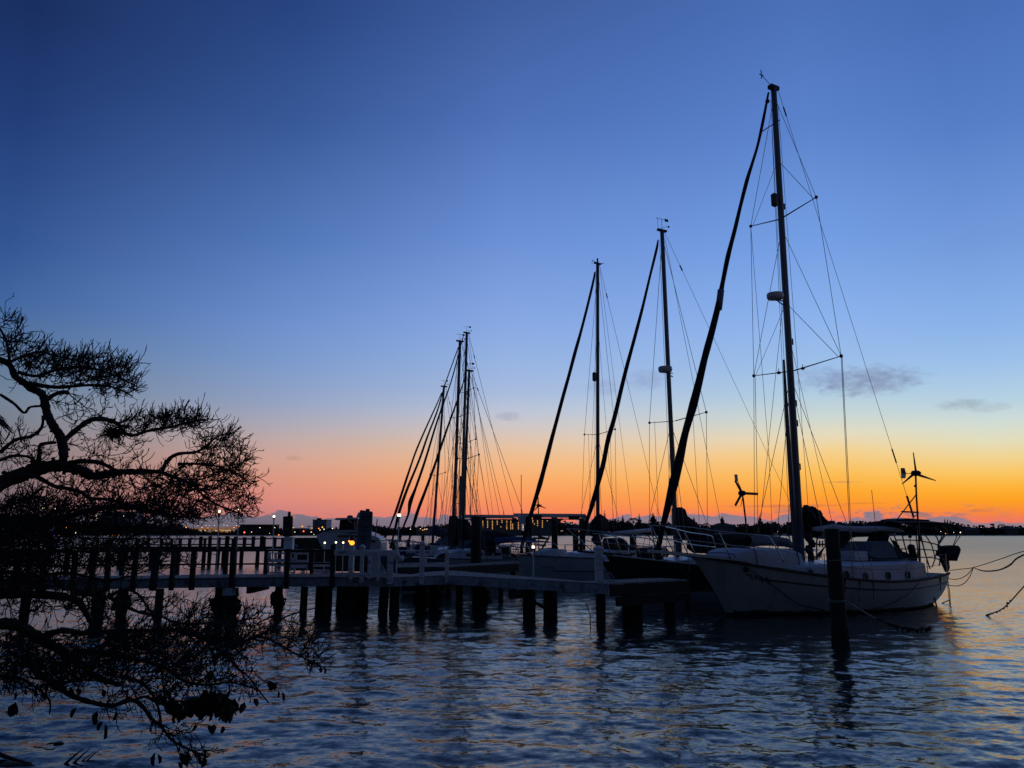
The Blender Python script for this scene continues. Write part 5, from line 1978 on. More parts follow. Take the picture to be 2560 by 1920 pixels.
# lift cradle of dark frames with a dinghy on it
cr = thing('lift_cradle', tuple(P(1355, 1400, 44)), 'dark slatted lift cradle and folded skiff hanging below the lift beams', 'boat cradle')
mb = MB()
for pts in ([(1333, 1345), (1373, 1347)], [(1336, 1353), (1372, 1355)], [(1374, 1340), (1352, 1377)], [(1345, 1340), (1372, 1348)], [(1340, 1362), (1365, 1364)], [(1352, 1373), (1385, 1371)], [(1338, 1345), (1336, 1390)], [(1350, 1371), (1348, 1395)]):
    mb.tube([P(x, y, 44) for x, y in pts], .05, 5)
mb.build('frame', M['black'], cr)
mb = MB()
mb.prism([P(x, y, 44.3) for x, y in ((1336, 1378), (1388, 1372), (1388, 1396), (1334, 1398))], (0, .8, 0))
mb.build('bunk_board', M['wood_dark'], cr)
# small wind generator behind the lift
w3 = thing('wind_turbine', tuple(P(1346, 1380, 47)), 'small six bladed wind turbine peeping over the boat lift', 'wind turbine')
hb3 = P(1346, 1264, 47)
mb = MB()
mb.tube([P(1347, 1400, 47), hb3], .035, 6)
mb.build('pole', M['alu_dark'], w3)
mb = MB(True)
mb.ball(hb3, .11, 8)
mb.build('hub', M['black'], w3)
for x, y in ((1345.5, 1239), (1366, 1271), (1334, 1278), (1336, 1261), (1355, 1262)):
    e = P(x, y, 46.95)
    mb = MB()
    d = (e - hb3).normalized()
    s_ = d.cross(Vector((0, 1, 0))).normalized()
    mb.prism([hb3 + s_ * .07, hb3.lerp(e, .3) + s_ * .05, e + s_ * .012, e - s_ * .012, hb3.lerp(e, .3) - s_ * .03, hb3 - s_ * .05], (0, .02, 0))
    mb.build('blade', M['black'], w3)

# slim antenna mast behind
# ---------- motor yacht with flybridge behind the sign
my = thing('motor_yacht', tuple(P(862, 1372, 52)), 'white motor yacht with dark enclosed flybridge and hardtop left of the tilted sign', 'motor yacht')
Ym = 50
k = Ym / FOC
mb = MB()
mb.prism([P(x, y, Ym) for x, y in ((806, 1337), (820, 1331), (850, 1327), (915, 1328), (940, 1336), (939, 1374), (823, 1374), (812, 1352))], (0, 3.2, 0))
mb.build('hull', M['cabin'], my)
mb = MB()
mb.prism([P(x, y, Ym) for x, y in ((823, 1374), (939, 1374), (938, 1426), (836, 1426))], (0, 3.1, 0))
mb.build('lower_hull', M['hull_dark'], my)
mb = MB()
mb.prism([P(x, y, Ym - .2) for x, y in ((820, 1330), (850, 1325), (890, 1325), (920, 1327), (920, 1329.5), (848, 1329), (824, 1333))], (0, 2.9, 0))
mb.build('deck_edge', M['hull_white'], my)
mb = MB()
mb.prism([P(x, y, Ym) for x, y in ((861, 1302), (866, 1299), (893, 1298), (896, 1325), (858, 1325))], (0, 2.6, 0))
mb.build('flybridge_enclosure', M['canvas'], my)
mb = MB()
mb.prism([P(x, y, Ym) for x, y in ((848, 1299), (854, 1296), (905, 1295), (907, 1298.5), (868, 1300), (853, 1301))], (0, 3.0, 0))
mb.build('hardtop', M['hull_white'], my)
mb = MB()
mb.tube([P(893, 1298, Ym), P(900, 1282, Ym)], .12, 6)
mb.tube([P(893, 1297, Ym), P(891, 1330, Ym)], .06, 6)
mb.tube([P(870, 1300, Ym - 1.3), P(880, 1306, Ym - 1.3)], .06, 6)
mb.build('radar_arch', M['hull_white'], my)
mb = MB(True)
mb.lathe(P(875, 1296, Ym), [(.16, 0), (.2, .05), (.2, .12), (.1, .2)], 10)
mb.build('radar_dome', M['alu_dark'], my)
mb = MB()
mb.prism([P(x, y, Ym - 1.65) for x, y in ((845, 1338), (905, 1338), (905, 1343), (843, 1343))], (0, .03, 0))
mb.build('side_window', M['glass'], my)
mb = MB()
mb.prism([P(x, y, Ym - 1.65) for x, y in ((868, 1331), (915, 1330), (915, 1331.5), (868, 1332.5))], (0, .03, 0))
mb.build('trim_line', M['stripe'], my)
# small cuddy boat right of the sign
cb = thing('cuddy_boat', tuple(P(938, 1375, 42)), 'small pale cuddy boat with whip antenna just right of the tilted sign', 'motorboat')
mb = MB()
mb.prism([P(x, y, 42) for x, y in ((926, 1341), (945, 1339), (956, 1345), (960, 1356), (956, 1445), (926, 1445))], (0, 2.0, 0))
mb.build('hull', M['cabin'], cb)
mb = MB()
mb.tube([P(939, 1340, 42), P(943, 1298, 42)], .03, 5)
mb.build('whip_antenna', M['alu_dark'], cb)
mb = MB()
mb.prism([P(x, y, 40.9) for x, y in ((928, 1350), (937, 1349), (937, 1356), (928, 1356))], (0, .04, 0))
mb.build('window', M['glass'], cb)

# extra slim masts in the cluster
for x0, y0, x1, y1, Y, r, lab in ((1147, 1380, 1152, 1190, 52, .09, 'thin short dark mast between the two tall masts of the distant cluster'), (1303, 1372, 1303, 1187, 60, .03, 'hair-thin bare pole above the boat lift')):
    tm = thing('bare_pole', tuple(Vector((P(x0, y0, Y).x, Y, 0))), lab, 'mast')
    mb = MB()
    a = P(x0, y0, Y)
    mb.tube([Vector((a.x, a.y, .1)), P(x1, y1, Y)], r, 6)
    if r > .05:
        mb.tube([P(1139, 1259, Y), P(1150, 1259, Y)], .02, 4)
    mb.build('spar', M['alu_dark'], tm)

# clutter on the pale boat decks seen over the railing: dinghies and covers
rdh = thing('stored_dinghy', tuple(P(1105, 1400, 34)), 'dark rust-coloured dinghy bow seen through the white railing', 'dinghy')
mb = MB(True)
mb.prism([P(x, y, 34) for x, y in ((1085, 1402), (1100, 1386), (1112, 1382), (1118, 1390), (1116, 1470), (1090, 1470))], (0, .8, 0))
mb.build('hull', mat('rust_red_paint', (0.07, 0.02, 0.015), .8), rdh)
slf = thing('floating_skiff', tuple(P(1050, 1405, 33.5)), 'low dark flat skiff lying behind the white railing', 'skiff')
mb = MB(True)
mb.prism([P(x, y, 33.5) for x, y in ((1000, 1400), (1030, 1392), (1120, 1398), (1112, 1475), (1010, 1475))], (0, 1.2, 0))
mb.build('hull', M['hull_dark'], slf)


# ---------- far finger pier with posts
fp = thing('far_finger_pier', tuple(P(600, 1372, 60)), 'distant low finger pier with evenly spaced dark rail posts across the bright water', 'pier')
Yf = 60
a, b = P(200, 1370, Yf), P(815, 1370, Yf)
mb = MB()
mb.bar(a, b, 1.6, .22)
mb.bar(P(200, 1363, Yf + 3), P(630, 1361, Yf + 3), .5, .10)
mb.build('deck', M['wood_dark'], fp)
mb = MB()
mb.bar(P(200, 1346.5, Yf), P(640, 1347.5, Yf), .10, .10)
mb.bar(P(560, 1347.5, Yf), P(815, 1345.5, Yf), .10, .10)
mb.build('hand_rail', M['wood_dark'], fp)
for x, w_, yt in [(210, 5, 1346), (245, 5, 1346), (280, 6, 1346), (310, 5, 1346), (345, 6, 1346), (372, 5, 1346), (405, 6, 1346), (430, 5, 1346), (452, 5, 1346), (475, 6, 1346), (503, 7, 1341), (513, 5, 1345), (526, 7, 1340), (548, 7, 1343), (569, 9, 1340), (583, 5, 1346), (590, 7, 1341), (612, 7, 1343),
               (634, 7, 1341), (655, 7, 1340), (662, 5, 1342), (688, 6, 1343), (707, 6, 1344), (725, 6, 1344), (750, 5, 1344), (766, 4, 1344), (796, 6, 1343), (812, 6, 1342)]:
    p = P(x, yt, Yf - .3)
    mb = MB()
    mb.bar(p, Vector((p.x, p.y, P(x, 1368, Yf).z)), w_ * Yf / FOC, .2, (0, -1, 0))
    mb.build('rail_post', M['wood_dark'], fp)
for x in (230, 300, 380, 440, 511, 525, 546, 560, 605, 645, 700, 760):
    p = P(x, 1372, Yf)
    mb = MB(True)
    pile(mb, p.x, p.y, -1.2, p.z, .16, 8, rnd=rd)
    mb.build('pile', M['wood_dark'], fp)
fk = thing('boat_shed', tuple(P(795, 1372, 48)), 'low dark boat hull shape with small lit openings behind the cleaning bench', 'boat')
mb = MB()
mb.prism([P(x, y, 50) for x, y in ((733, 1346), (800, 1344), (830, 1343), (830, 1424), (733, 1424))], (0, 2.5, 0))
mb.build('hull', M['hull_dark'], fk)
mb = MB()
mb.prism([P(x, y, 48.7) for x, y in ((738, 1361), (745, 1361), (745, 1368), (738, 1368))], (0, .04, 0))
mb.build('window', M['far_pale'], fk)

# ---------- mooring lines at the right edge
rt_pile, RB, RTp, RR_ = lone_pile(2720, 1330, None, 40, 'tall mooring pile out in the water holding the slack lines', Y=20.5)
ml = thing('mooring_lines', tuple(P(2432, 1420, 25)), 'slack knotted mooring lines hanging from the stern of the large white boat', 'mooring line')
knot = P(2433, 1419, 26)
end = Vector((RB.x, RB.y, P(2620, 1340, RB.y).z))
for i, pts in enumerate(([f.on(2366, 1427, .6), P(2400, 1423, 26.5), knot, P(2500, 1398, 24), P(2560, 1378, 22.5), end], [knot, P(2455, 1427, 25.4), P(2475, 1428.5, 24.8), P(2500, 1425, 24), P(2525, 1414, 23.3), P(2560, 1388, 22.3), end],
                       [knot, P(2455, 1426, 25.4), P(2475, 1427, 24.8), P(2500, 1423.5, 24), P(2525, 1411, 23.3), P(2560, 1386, 22.3), end],
                       [f.on(2366, 1446, .6), P(2392, 1448, 26.5), P(2415, 1439, 26.2), knot], [f.on(2366, 1462, .6), P(2392, 1465, 26.5), P(2412, 1457, 26.2), P(2426, 1438, 26), knot])):
    mb = MB()
    mb.tube(catmull(pts, 5), .013, 5)
    mb.build('rope', M['rope'], ml)
al = thing('weedy_anchor_line', tuple(G(2465, 1541)), 'thick weedy line rising out of the water at the right edge', 'mooring line')
mb = MB()
pts = catmull([G(2452, 1546) - Vector((0, 0, .1)), G(2470, 1540) + Vector((0, 0, .02)), P(2510, 1519, 23.2), P(2560, 1466, 22), P(2640, 1380, 20.8), Vector((RB.x, RB.y, 1.6))], 8)
mb.tube(pts, .018, 6)
for p in pts[2:20]:
    mb.ball(p + Vector((rd.uniform(-.03, .03), 0, rd.uniform(-.03, .02))), rd.uniform(.018, .036), 5, jit=.3, rnd=rd)
mb.build('rope', M['oyster'], al)


# ------------------------------------------------------------------ far shore
rf = random.Random(23)
mb = MB()
a = []
for x in np.linspace(-520, 520, 90):
    a.append(Vector((x, 622 + 9 * math.sin(x * .031) + 5 * math.sin(x * .11), .9)))
mb.grid([[p - Vector((0, 3, 1.6)) for p in a], a, [Vector((p.x * 1.6, 1100, 1.0)) for p in a], [Vector((p.x * 5, 4200, 1.0)) for p in a]])
tag(mb.build('shore_land', M['ground']), kind='structure')

prof = [(-500, 1306), (-300, 1298), (-80, 1292), (0, 1290), (60, 1284), (120, 1296), (170, 1308), (260, 1306), (330, 1310), (440, 1313), (480, 1322), (500, 1329), (590, 1329), (600, 1318), (690, 1317), (700, 1324), (780, 1325), (830, 1322), (880, 1318), (935, 1314), (965, 1318),
        (985, 1323), (1010, 1319), (1050, 1318), (1100, 1314), (1160, 1313), (1190, 1318), (1200, 1330), (1370, 1329), (1378, 1306), (1390, 1299), (1408, 1300), (1416, 1308), (1450, 1310), (1500, 1306), (1530, 1300), (1560, 1304), (1600, 1309), (1660, 1305), (1700, 1311),
        (1740, 1309), (1760, 1315), (1850, 1314), (1880, 1311), (1930, 1306), (1948, 1309), (1952, 1317), (1958, 1309), (1980, 1306), (2040, 1311), (2090, 1309), (2150, 1305), (2190, 1310), (2240, 1312), (2290, 1315), (2330, 1316), (2345, 1311), (2390, 1308), (2410, 1314), (2445, 1318), (2500, 1319), (2540, 1317), (2600, 1320), (2700, 1316)]
px_, py_ = [p[0] for p in prof], [p[1] for p in prof]


def blobs(mb, x0, x1, n, ymax, Yr=(628, 660), rr=(1.0, 3.0)):
    for i in range(n):
        x = rf.uniform(x0, x1)
        yt = np.interp(x, px_, py_)
        Y = rf.uniform(*Yr)
        r = rf.uniform(*rr)
        f_ = rf.random() ** .6
        zt = P(x, yt, Y).z
        z = .6 + (zt - r * .8 - .6) * f_
        mb.ball(P(x, 1331, Y) * 1 + Vector((0, 0, z - CAM_H)), r, 6, (1.1, 1, .8), .35, rf)


mb = MB()
blobs(mb, -500, 3000, 4300, 0)
for i in range(1500):           # small ragged tufts along the top
    x = rf.uniform(-100, 2700)
    yt = np.interp(x, px_, py_)
    Y = rf.uniform(628, 650)
    q = P(x, yt + rf.uniform(-2.2, 2.5), Y)
    mb.ball(q, rf.uniform(.35, .9), 5, (1, 1, 1), .5, rf)
tag(mb.build('far_treeline', M['foliage']), 'dark continuous tree line along the far shore of the bay', 'trees', kind='stuff')

# pines: tiered spires that stand out of the tree line
pine_px = [(1511, 1276, 9, 'tall spire pine just right of the pale blue boat mast'), (1557, 1287, 7, 'narrow spire pine left of the single feathery palm'), (1598, 1284, 8, 'spire pine immediately right of the feathery palm'),
           (1632, 1282, 13, 'broadest dark pine between the two furled jibs'), (1734, 1292, 7, 'small pine tip right of the dark sail cover peak'), (1805, 1290, 9, 'pine rising behind the hip roofed house'), (1899, 1288, 8, 'narrow pine left of the big boat mast'),
           (2361, 1296, 4, 'first of three thin pines over the canopy end'), (2368, 1297, 4, 'middle of three thin pines over the canopy end'), (2375, 1298, 4, 'last of three thin pines over the canopy end'), (1118, 1309, 6, 'low rounded pine beyond the blue boom cover')]
for x, yt, w_, lab in pine_px:
    Y = 628
    top = P(x, yt, Y)
    t = thing('norfolk_pine', (top.x, Y, .9), lab, 'tree', 'spire pines on the far shore')
    mb = MB()
    mb.tube([Vector((top.x, Y, .5)), Vector((top.x, Y, top.z - .3))], [.35, .08], 6)
    mb.build('trunk', M['bark'], t)
    mb = MB()
    W_ = w_ / 2 * Y / FOC
    nt_ = 13
    for i in range(nt_):
        f_ = i / (nt_ - 1)
        z = top.z - .2 - f_ * (top.z - P(x, 1318, Y).z)
        ww = W_ * (.25 + .95 * math.sin(min(1, f_ * 1.5) * 1.57)) * rf.uniform(.8, 1.15)
        for k in range(7):
            an = rf.random() * 6.28
            mb.ball((top.x + math.cos(an) * ww * .55, Y + math.sin(an) * ww * .55, z + rf.uniform(-.2, .2)), ww * .5, 5, (1.2, 1.2, .55), .4, rf)
    mb.build('crown', M['foliage'], t)


def palm(name, x, yt, Y, label, size, z0=.9, n=17, group=None, base_x=None, droop=1.0, trunk_r=.2):
    top = P(x, yt, Y)
    t = thing(name, (top.x, Y, z0), label, 'palm tree', group)
    mb = MB()
    mb.tube(catmull([Vector((top.x + .3, Y, z0 - .3)), Vector((top.x + .1, Y, (z0 + top.z) / 2)), top], 4), [trunk_r * (1.2 - .4 * i / 8) for i in range(9)], 7)
    mb.build('trunk', M['bark'], t)
    mb = MB()
    for k in range(n):
        an = 6.28 * k / n + rf.uniform(-.15, .15)
        up = rf.uniform(.1, .9)
        d = Vector((math.cos(an), math.sin(an), 0))
        pts = [top + d * size * s_ + Vector((0, 0, size * (up * s_ - droop * (up + .55) * s_ * s_))) for s_ in (0, .25, .5, .75, 1)]
        mb.tube(pts, [size * .014] * 5, 3)
        side = Vector((-d.y, d.x, 0))
        for j in range(1, 17):
            s_ = j / 17
            i0 = min(3, int(s_ * 4))
            q = pts[i0].lerp(pts[i0 + 1], s_ * 4 - i0)
            lw = size * .30 * math.sin(math.pi * min(1, s_ * .9 + .12)) ** .6
            for sg in (1, -1):
                e = q + side * sg * lw * .75 + d * lw * .5 - Vector((0, 0, lw * .55))
                wv = d * size * .022
                mb.add([q - wv, q + wv, e], [(0, 1, 2)])
    mb.build('fronds', M['foliage'], t)
    return t


palm('palm_tree', 1583, 1297, 626, 'feathery palm between two spire pines, seen between the furled jibs', 5.6, trunk_r=.3, group='palms on the far shore')
palm('palm_tree', 1765, 1309, 626, 'palm at the left end of the hip roofed house', 4.0, trunk_r=.3, group='palms on the far shore')
palm('palm_tree', 1853, 1311, 626, 'low palm by the wind generator pole of the dark hulled boat', 4.0, trunk_r=.3, group='palms on the far shore')
palm('palm_tree', 2268, 1311, 626, 'palm under the canopy of the large white boat', 4.2, trunk_r=.3, group='palms on the far shore')
palm('palm_tree', 2504, 1312, 626, 'ragged palm near the right edge of the picture', 3.6, trunk_r=.3, group='palms on the far shore')
palm('palm_tree', 773, 1315, 640, 'tiny palm left of the pale tower block', 2.2, trunk_r=.2, group='palms on the far shore')
for x, yt, w_, lab in ((2452, 1313, 9, 'flat topped umbrella tree beside a white shore light'), (2481, 1310, 10, 'taller umbrella tree between the shore light and the ragged palm')):
    Y = 627
    top = P(x, yt, Y)
    t = thing('umbrella_tree', (top.x, Y, .9), lab, 'tree', 'umbrella trees on the far shore')
    mb = MB()
    mb.tube([Vector((top.x, Y, .5)), top - Vector((0, 0, .8))], .2, 5)
    mb.build('trunk', M['bark'], t)
    mb = MB()
    for k in range(16):
        mb.ball(top + Vector((rf.uniform(-1, 1) * w_ * .16, rf.uniform(-1, 1), -rf.random() * 1.0)), rf.uniform(.35, .75), 5, (1.3, 1, .7), .4, rf)
    mb.build('crown', M['foliage'], t)


def block(name, x0, x1, yt, Y, label, mt='far_wall', depth=14, roof=None, cat='building', lit=()):
    a, b = P(x0, yt, Y), P(x1, yt, Y)
    t = thing(name, ((a.x + b.x) / 2, Y + depth / 2, .9), label, cat)
    mb = MB()
    mb.box(((a.x + b.x) / 2, Y + depth / 2, (a.z + .5) / 2), (b.x - a.x, depth, a.z - .5))
    mb.build('wall', M[mt], t)
    if roof == 'flat':
        mb = MB()
        mb.box(((a.x + b.x) / 2, Y + depth / 2, a.z + .25), (b.x - a.x + 1, depth + 1, .5))
        mb.build('roof', M['far_roof'], t)
    if roof == 'hip':
        h = roof_h = 2.4
        w_ = b.x - a.x
        e = 1.0
        z = a.z
        mb = MB()
        mb.add([(a.x - e, Y - e, z), (b.x + e, Y - e, z), (b.x + e, Y + depth + e, z), (a.x - e, Y + depth + e, z), (a.x + w_ * .3, Y + depth / 2, z + h), (b.x - w_ * .3, Y + depth / 2, z + h)],
               [(0, 1, 5, 4), (1, 2, 5), (2, 3, 4, 5), (3, 0, 4), (3, 2, 1, 0)])
        mb.build('roof', M['far_roof'], t)
    for x, y in lit:
        mb = MB()
        q = P(x, y, Y - .12)
        mb.box(q, (.52, .12, .65))
        mb.build('window', M['lit_window'], t)
    return t


ht = []
for x in (1197, 1207, 1219, 1231, 1243, 1267, 1277, 1281.5, 1296):
    for i, y in enumerate((1303, 1306.8, 1310.6, 1314.4, 1318.2, 1322)):
        if (x == 1243 and i > 2) or (x == 1281.5 and i < 2) or (x == 1296 and i < 1) or (x < 1230 and i == 5):
            continue
        ht.append((x, y))
ht += [(1255, 1302), (1255, 1306), (1252, 1317)]
block('hotel', 1192, 1302, 1300, 612, 'long low hotel with five rows of amber lit windows beneath the boat lift beams', 'far_wall', 12, 'flat', lit=ht)
ht2 = [(1332, 1301.5), (1332, 1305)] + [(1344, y) for y in (1302, 1305, 1309, 1314)] + [(1356, y) for y in (1302, 1306, 1310, 1314, 1318)] + [(1368, 1302), (1336, 1310)]
block('hotel_wing', 1310, 1384, 1300, 616, 'right wing of the hotel with a few amber windows beside the dark round tree', 'far_wall', 12, 'flat', lit=ht2)
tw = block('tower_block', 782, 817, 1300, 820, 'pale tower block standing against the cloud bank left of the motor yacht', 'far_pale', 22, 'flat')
mb = MB()
q = P(798, 1298, 825)
mb.box(q, (4, 4, 2.5))
mb.build('lift_housing', M['far_roof'], tw)
for i in range(8):
    mb = MB()
    a, b = P(784, 1303 + i * 2.6, 819.8), P(815, 1303 + i * 2.6, 819.8)
    mb.bar(a, b, .2, .35)
    mb.build('floor_band', M['far_wall'], tw)
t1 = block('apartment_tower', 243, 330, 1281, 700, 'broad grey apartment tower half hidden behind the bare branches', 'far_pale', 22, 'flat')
for i in range(9):
    mb = MB()
    q = P(240.5 - i * .25, 1282 + i * 3.1, 699)
    mb.box(q, (1.1, .5, .5))
    mb.build('balcony_light', M['lamp_white'], t1)
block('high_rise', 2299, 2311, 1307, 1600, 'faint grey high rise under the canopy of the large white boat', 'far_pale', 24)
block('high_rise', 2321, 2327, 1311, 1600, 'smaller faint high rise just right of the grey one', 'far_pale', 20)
block('warehouse', 600, 680, 1312.5, 640, 'long dark flat roofed warehouse behind the second post lamp', 'far_roof', 20, 'flat')
block('waterfront_building', 733, 761, 1322, 630, 'low reddish waterfront building right of the black board', 'far_wall', 14, 'flat', lit=((739, 1330), (742, 1330)))
block('house', 1786, 1838, 1315, 622, 'wide hip roofed house under the round pine', 'far_wall', 14, 'hip')
block('house', 2516, 2545, 1322, 622, 'hip roofed house at the right end of the shore', 'far_wall', 12, 'hip')
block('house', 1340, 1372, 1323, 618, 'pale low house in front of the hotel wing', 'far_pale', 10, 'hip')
block('house', 2420, 2448, 1326, 621, 'low house below the umbrella trees', 'far_wall', 12, 'hip')
block('house', 1040, 1075, 1321, 622, 'low lit waterfront house left of the shortest distant mast', 'far_wall', 12, 'flat')
block('house', 1435, 1490, 1318, 622, 'low dark house right of the round tree', 'far_wall', 12, 'hip')
# distant bridge with lights
br = thing('road_bridge', tuple(Vector((P(540, 1331, 640).x, 640, 0))), 'distant road bridge glowing amber left of the warehouse', 'bridge')
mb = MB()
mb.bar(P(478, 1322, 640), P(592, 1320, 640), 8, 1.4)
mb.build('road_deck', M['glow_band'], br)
for x in range(482, 592, 12):
    mb = MB()
    mb.bar(P(x, 1323, 641), P(x, 1336, 641), 1.0, 1.0, (0, -1, 0))
    mb.build('pier_column', M['far_wall'], br)
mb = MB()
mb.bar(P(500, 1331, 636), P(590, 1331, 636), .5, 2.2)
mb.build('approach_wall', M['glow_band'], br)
for x0, x1, y in ((500, 515, 1326), (532, 545, 1326), (548, 560, 1325.5), (562, 580, 1326), (534, 542, 1332.5), (554, 578, 1332)):
    mb = MB()
    mb.bar(P(x0, y, 635), P(x1, y, 635), .2, .45)
    mb.build('light_strip', M['lit_window'], br)

# shore lights
protos = {}
GL = 'small lights along the far shore'
labs = {'w': 'small white street light glowing on the far shore', 'o': 'small amber street light glowing on the far shore', 'r': 'small red light on the far shore', 'b': 'small blue light on the far shore behind the branches'}
kinds = {'w': 'lamp_white', 'o': 'lamp_orange', 'r': 'lamp_red', 'b': 'lamp_blue'}
spots = [(465, 1319, 'o', 1.5), (495, 1314, 'w', .7), (515, 1314, 'w', .7), (523, 1314, 'w', .6), (536, 1313.5, 'w', .7), (505, 1319, 'o', 1.0), (520, 1320, 'o', .8), (560, 1313, 'w', .7), (568, 1314, 'w', .8), (585, 1319, 'o', .9), (592, 1314, 'w', .8), (596, 1317, 'o', 1.0),
         (611, 1331, 'r', 1.5), (629, 1330, 'w', 1.0), (650, 1319, 'w', 1.1), (679, 1316, 'o', 1.2), (687, 1319, 'w', 1.0), (674, 1333, 'w', .7), (697, 1337, 'o', 1.1), (733, 1319, 'w', .9), (756, 1316, 'o', 1.3), (759, 1328, 'r', 1.3), (737, 1330, 'w', 1.0),
         (780, 1320, 'w', .8), (797, 1321, 'o', 1.1), (806, 1318, 'o', 1.4), (810, 1323, 'w', 1.2), (800, 1325, 'w', 1.1), (778, 1330, 'w', 1.1), (785, 1336, 'w', .8), (831, 1321, 'w', 1.2), (856, 1319, 'o', 1.4), (168, 1320, 'o', 2.6), (189, 1332, 'w', 1.3),
         (135, 1340, 'b', 1.4), (122, 1339, 'o', .9), (148, 1339, 'o', .9), (178, 1339, 'o', .8), (253, 1331, 'w', .9), (270, 1338, 'o', .8), (282, 1338, 'o', .9), (298, 1338, 'o', .9), (309, 1290, 'w', .8), (1026, 1323, 'w', 1.0), (1051, 1322, 'w', .9), (1057, 1325, 'o', 1.0),
         (1062, 1323, 'w', 1.0), (1067, 1323, 'w', 1.0), (1108, 1325, 'o', 1.1), (1448, 1328, 'o', .8), (1453, 1328, 'o', .8), (2352, 1329, 'w', .8), (2364, 1334, 'o', .8), (2385, 1331, 'w', 1.3), (2401, 1331, 'w', 1.4), (2453, 1318, 'w', .7), (1944, 1329, 'w', .8), (1308, 1318, 'w', .8),
         (1373, 1331, 'o', .7), (1380, 1330.5, 'w', .7)]
special = {(168, 1320): 'bright amber flood light shining through the bare branches', (611, 1331): 'red light left of the black board, below the warehouse', (759, 1328): 'red light on the reddish waterfront building',
           (2401, 1331): 'brightest white shore light right of the outboard motor', (2385, 1331): 'white shore light just above the outboard motor', (856, 1319): 'amber light left of the motor yacht flybridge'}
zones = [(330, 'shining through the bare branches'), (598, 'over the distant road bridge'), (700, 'around the long warehouse'), (772, 'left of the tower block'), (900, 'beside the tower block'), (1150, 'beyond the crossing furled jibs'), (1500, 'by the lit hotel'), (2000, 'left of the big mast'), (2600, 'under the canopy end')]
zone_of = lambda x: next(z for lim, z in zones if x < lim)
ordn = ['leftmost', 'second from left', 'third from left', 'fourth from left', 'fifth from left', 'sixth from left', 'seventh from left', 'eighth from left', 'ninth from left', 'tenth from left']
cname = {'w': 'white', 'o': 'amber', 'r': 'red', 'b': 'blue'}
for s_ in spots:
    same = sorted(q[:2] for q in spots if q[2] == s_[2] and zone_of(q[0]) == zone_of(s_[0]) and q[:2] not in special)
    if s_[:2] not in special:
        if len(same) == 1:
            special[('L',) + s_[:2]] = 'only small %s shore light %s' % (cname[s_[2]], zone_of(s_[0]))
        else:
            special[('L',) + s_[:2]] = '%s of the small %s shore lights %s' % (ordn[same.index(s_[:2])], cname[s_[2]], zone_of(s_[0]))
for x, y, kd, r in spots:
    Y = 617 if y > 1316 else 700
    q = P(x, y, Y)
    key = (kd, r, Y)
    rr_ = (.28 if kd == 'w' else .36) * r * Y / 617
    t = thing('street_lamp', (q.x, Y, .9), special.get((x, y)) or special[('L', x, y)], 'street lamp', GL)
    mb = MB()
    mb.tube([Vector((q.x, Y, .6)), q - Vector((0, 0, rr_))], .07, 4)
    if q.z - rr_ > .75:
        mb.build('pole', M['far_roof'], t)
    mb = MB()
    mb.ball(q, rr_, 7)
    mb.build('lamp_head', M[kinds[kd]], t)


# ------------------------------------------------------------------ the bare tree at the left
rt_ = random.Random(77)
tree = thing('bare_tree', (-6.6, 4.9, .9), 'big leafless tree spreading black twisting branches over the water from the left', 'tree')
nodes, ndir, nrad, nlev = [], [], [], []


def px_r(r, p):
    return r * (p.y * CP + (p.z - CAM_H) * SP) / FOC


def limb(pts, r0, r1, Y0, Y1, name='limb', wob=.15):
    """pts: photo pixels along the limb, r in photo pixels"""
    n = len(pts)
    w_ = []
    for i, (x, y) in enumerate(pts):
        w_.append(P(x, y, Y0 + (Y1 - Y0) * i / (n - 1) + rt_.uniform(-.06, .06)))
    c = catmull(w_, 6)
    m = len(c)
    rs = []
    for i, p in enumerate(c):
        f_ = i / (m - 1)
        rs.append(px_r(r0 + (r1 - r0) * f_ ** .85, p) * (1 + rt_.uniform(-wob, wob)))
    mb = MB(True)
    mb.tube(c, rs, 8)
    for i in range(3, m - 1, 4):        # knots and stubs
        if rt_.random() < .7:
            d = Vector((rt_.uniform(-1, 1), rt_.uniform(-.6, .6), rt_.uniform(-1, 1))).normalized()
            mb.tube([c[i], c[i] + d * rs[i] * 1.6], [rs[i] * .5, rs[i] * .3], 5)
    mb.build(name, M['bark'], tree)
    for i in range(m):
        t = (c[min(i + 1, m - 1)] - c[max(i - 1, 0)]).normalized()
        nodes.append(c[i])
        ndir.append(t)
        nrad.append(rs[i])
        nlev.append(0)


# trunk, outside the frame, leaning out over the water
fork = Vector((-6.15, 5.9, 2.35))
mb = MB(True)
tp = catmull([Vector((-6.6, 4.9, .7)), Vector((-6.5, 5.1, 1.3)), Vector((-6.3, 5.5, 1.9)), fork, Vector((-5.6, 6.5, 2.75))], 5)
mb.tube(tp, [.30 - .16 * i / (len(tp) - 1) for i in range(len(tp))], 12)
tp2 = catmull([Vector((-6.45, 5.2, 1.5)), Vector((-5.9, 5.9, 1.65)), Vector((-5.2, 6.4, 1.55))], 5)
mb.tube(tp2, [.20 - .07 * i / (len(tp2) - 1) for i in range(len(tp2))], 10)
tp3 = catmull([Vector((-6.4, 5.4, 1.8)), Vector((-6.2, 6.0, 3.2)), Vector((-5.6, 6.6, 4.3)), Vector((-5.1, 6.9, 4.7))], 5)
mb.tube(tp3, [.16 - .08 * i / (len(tp3) - 1) for i in range(len(tp3))], 10)
mb.build('trunk', M['bark'], tree)

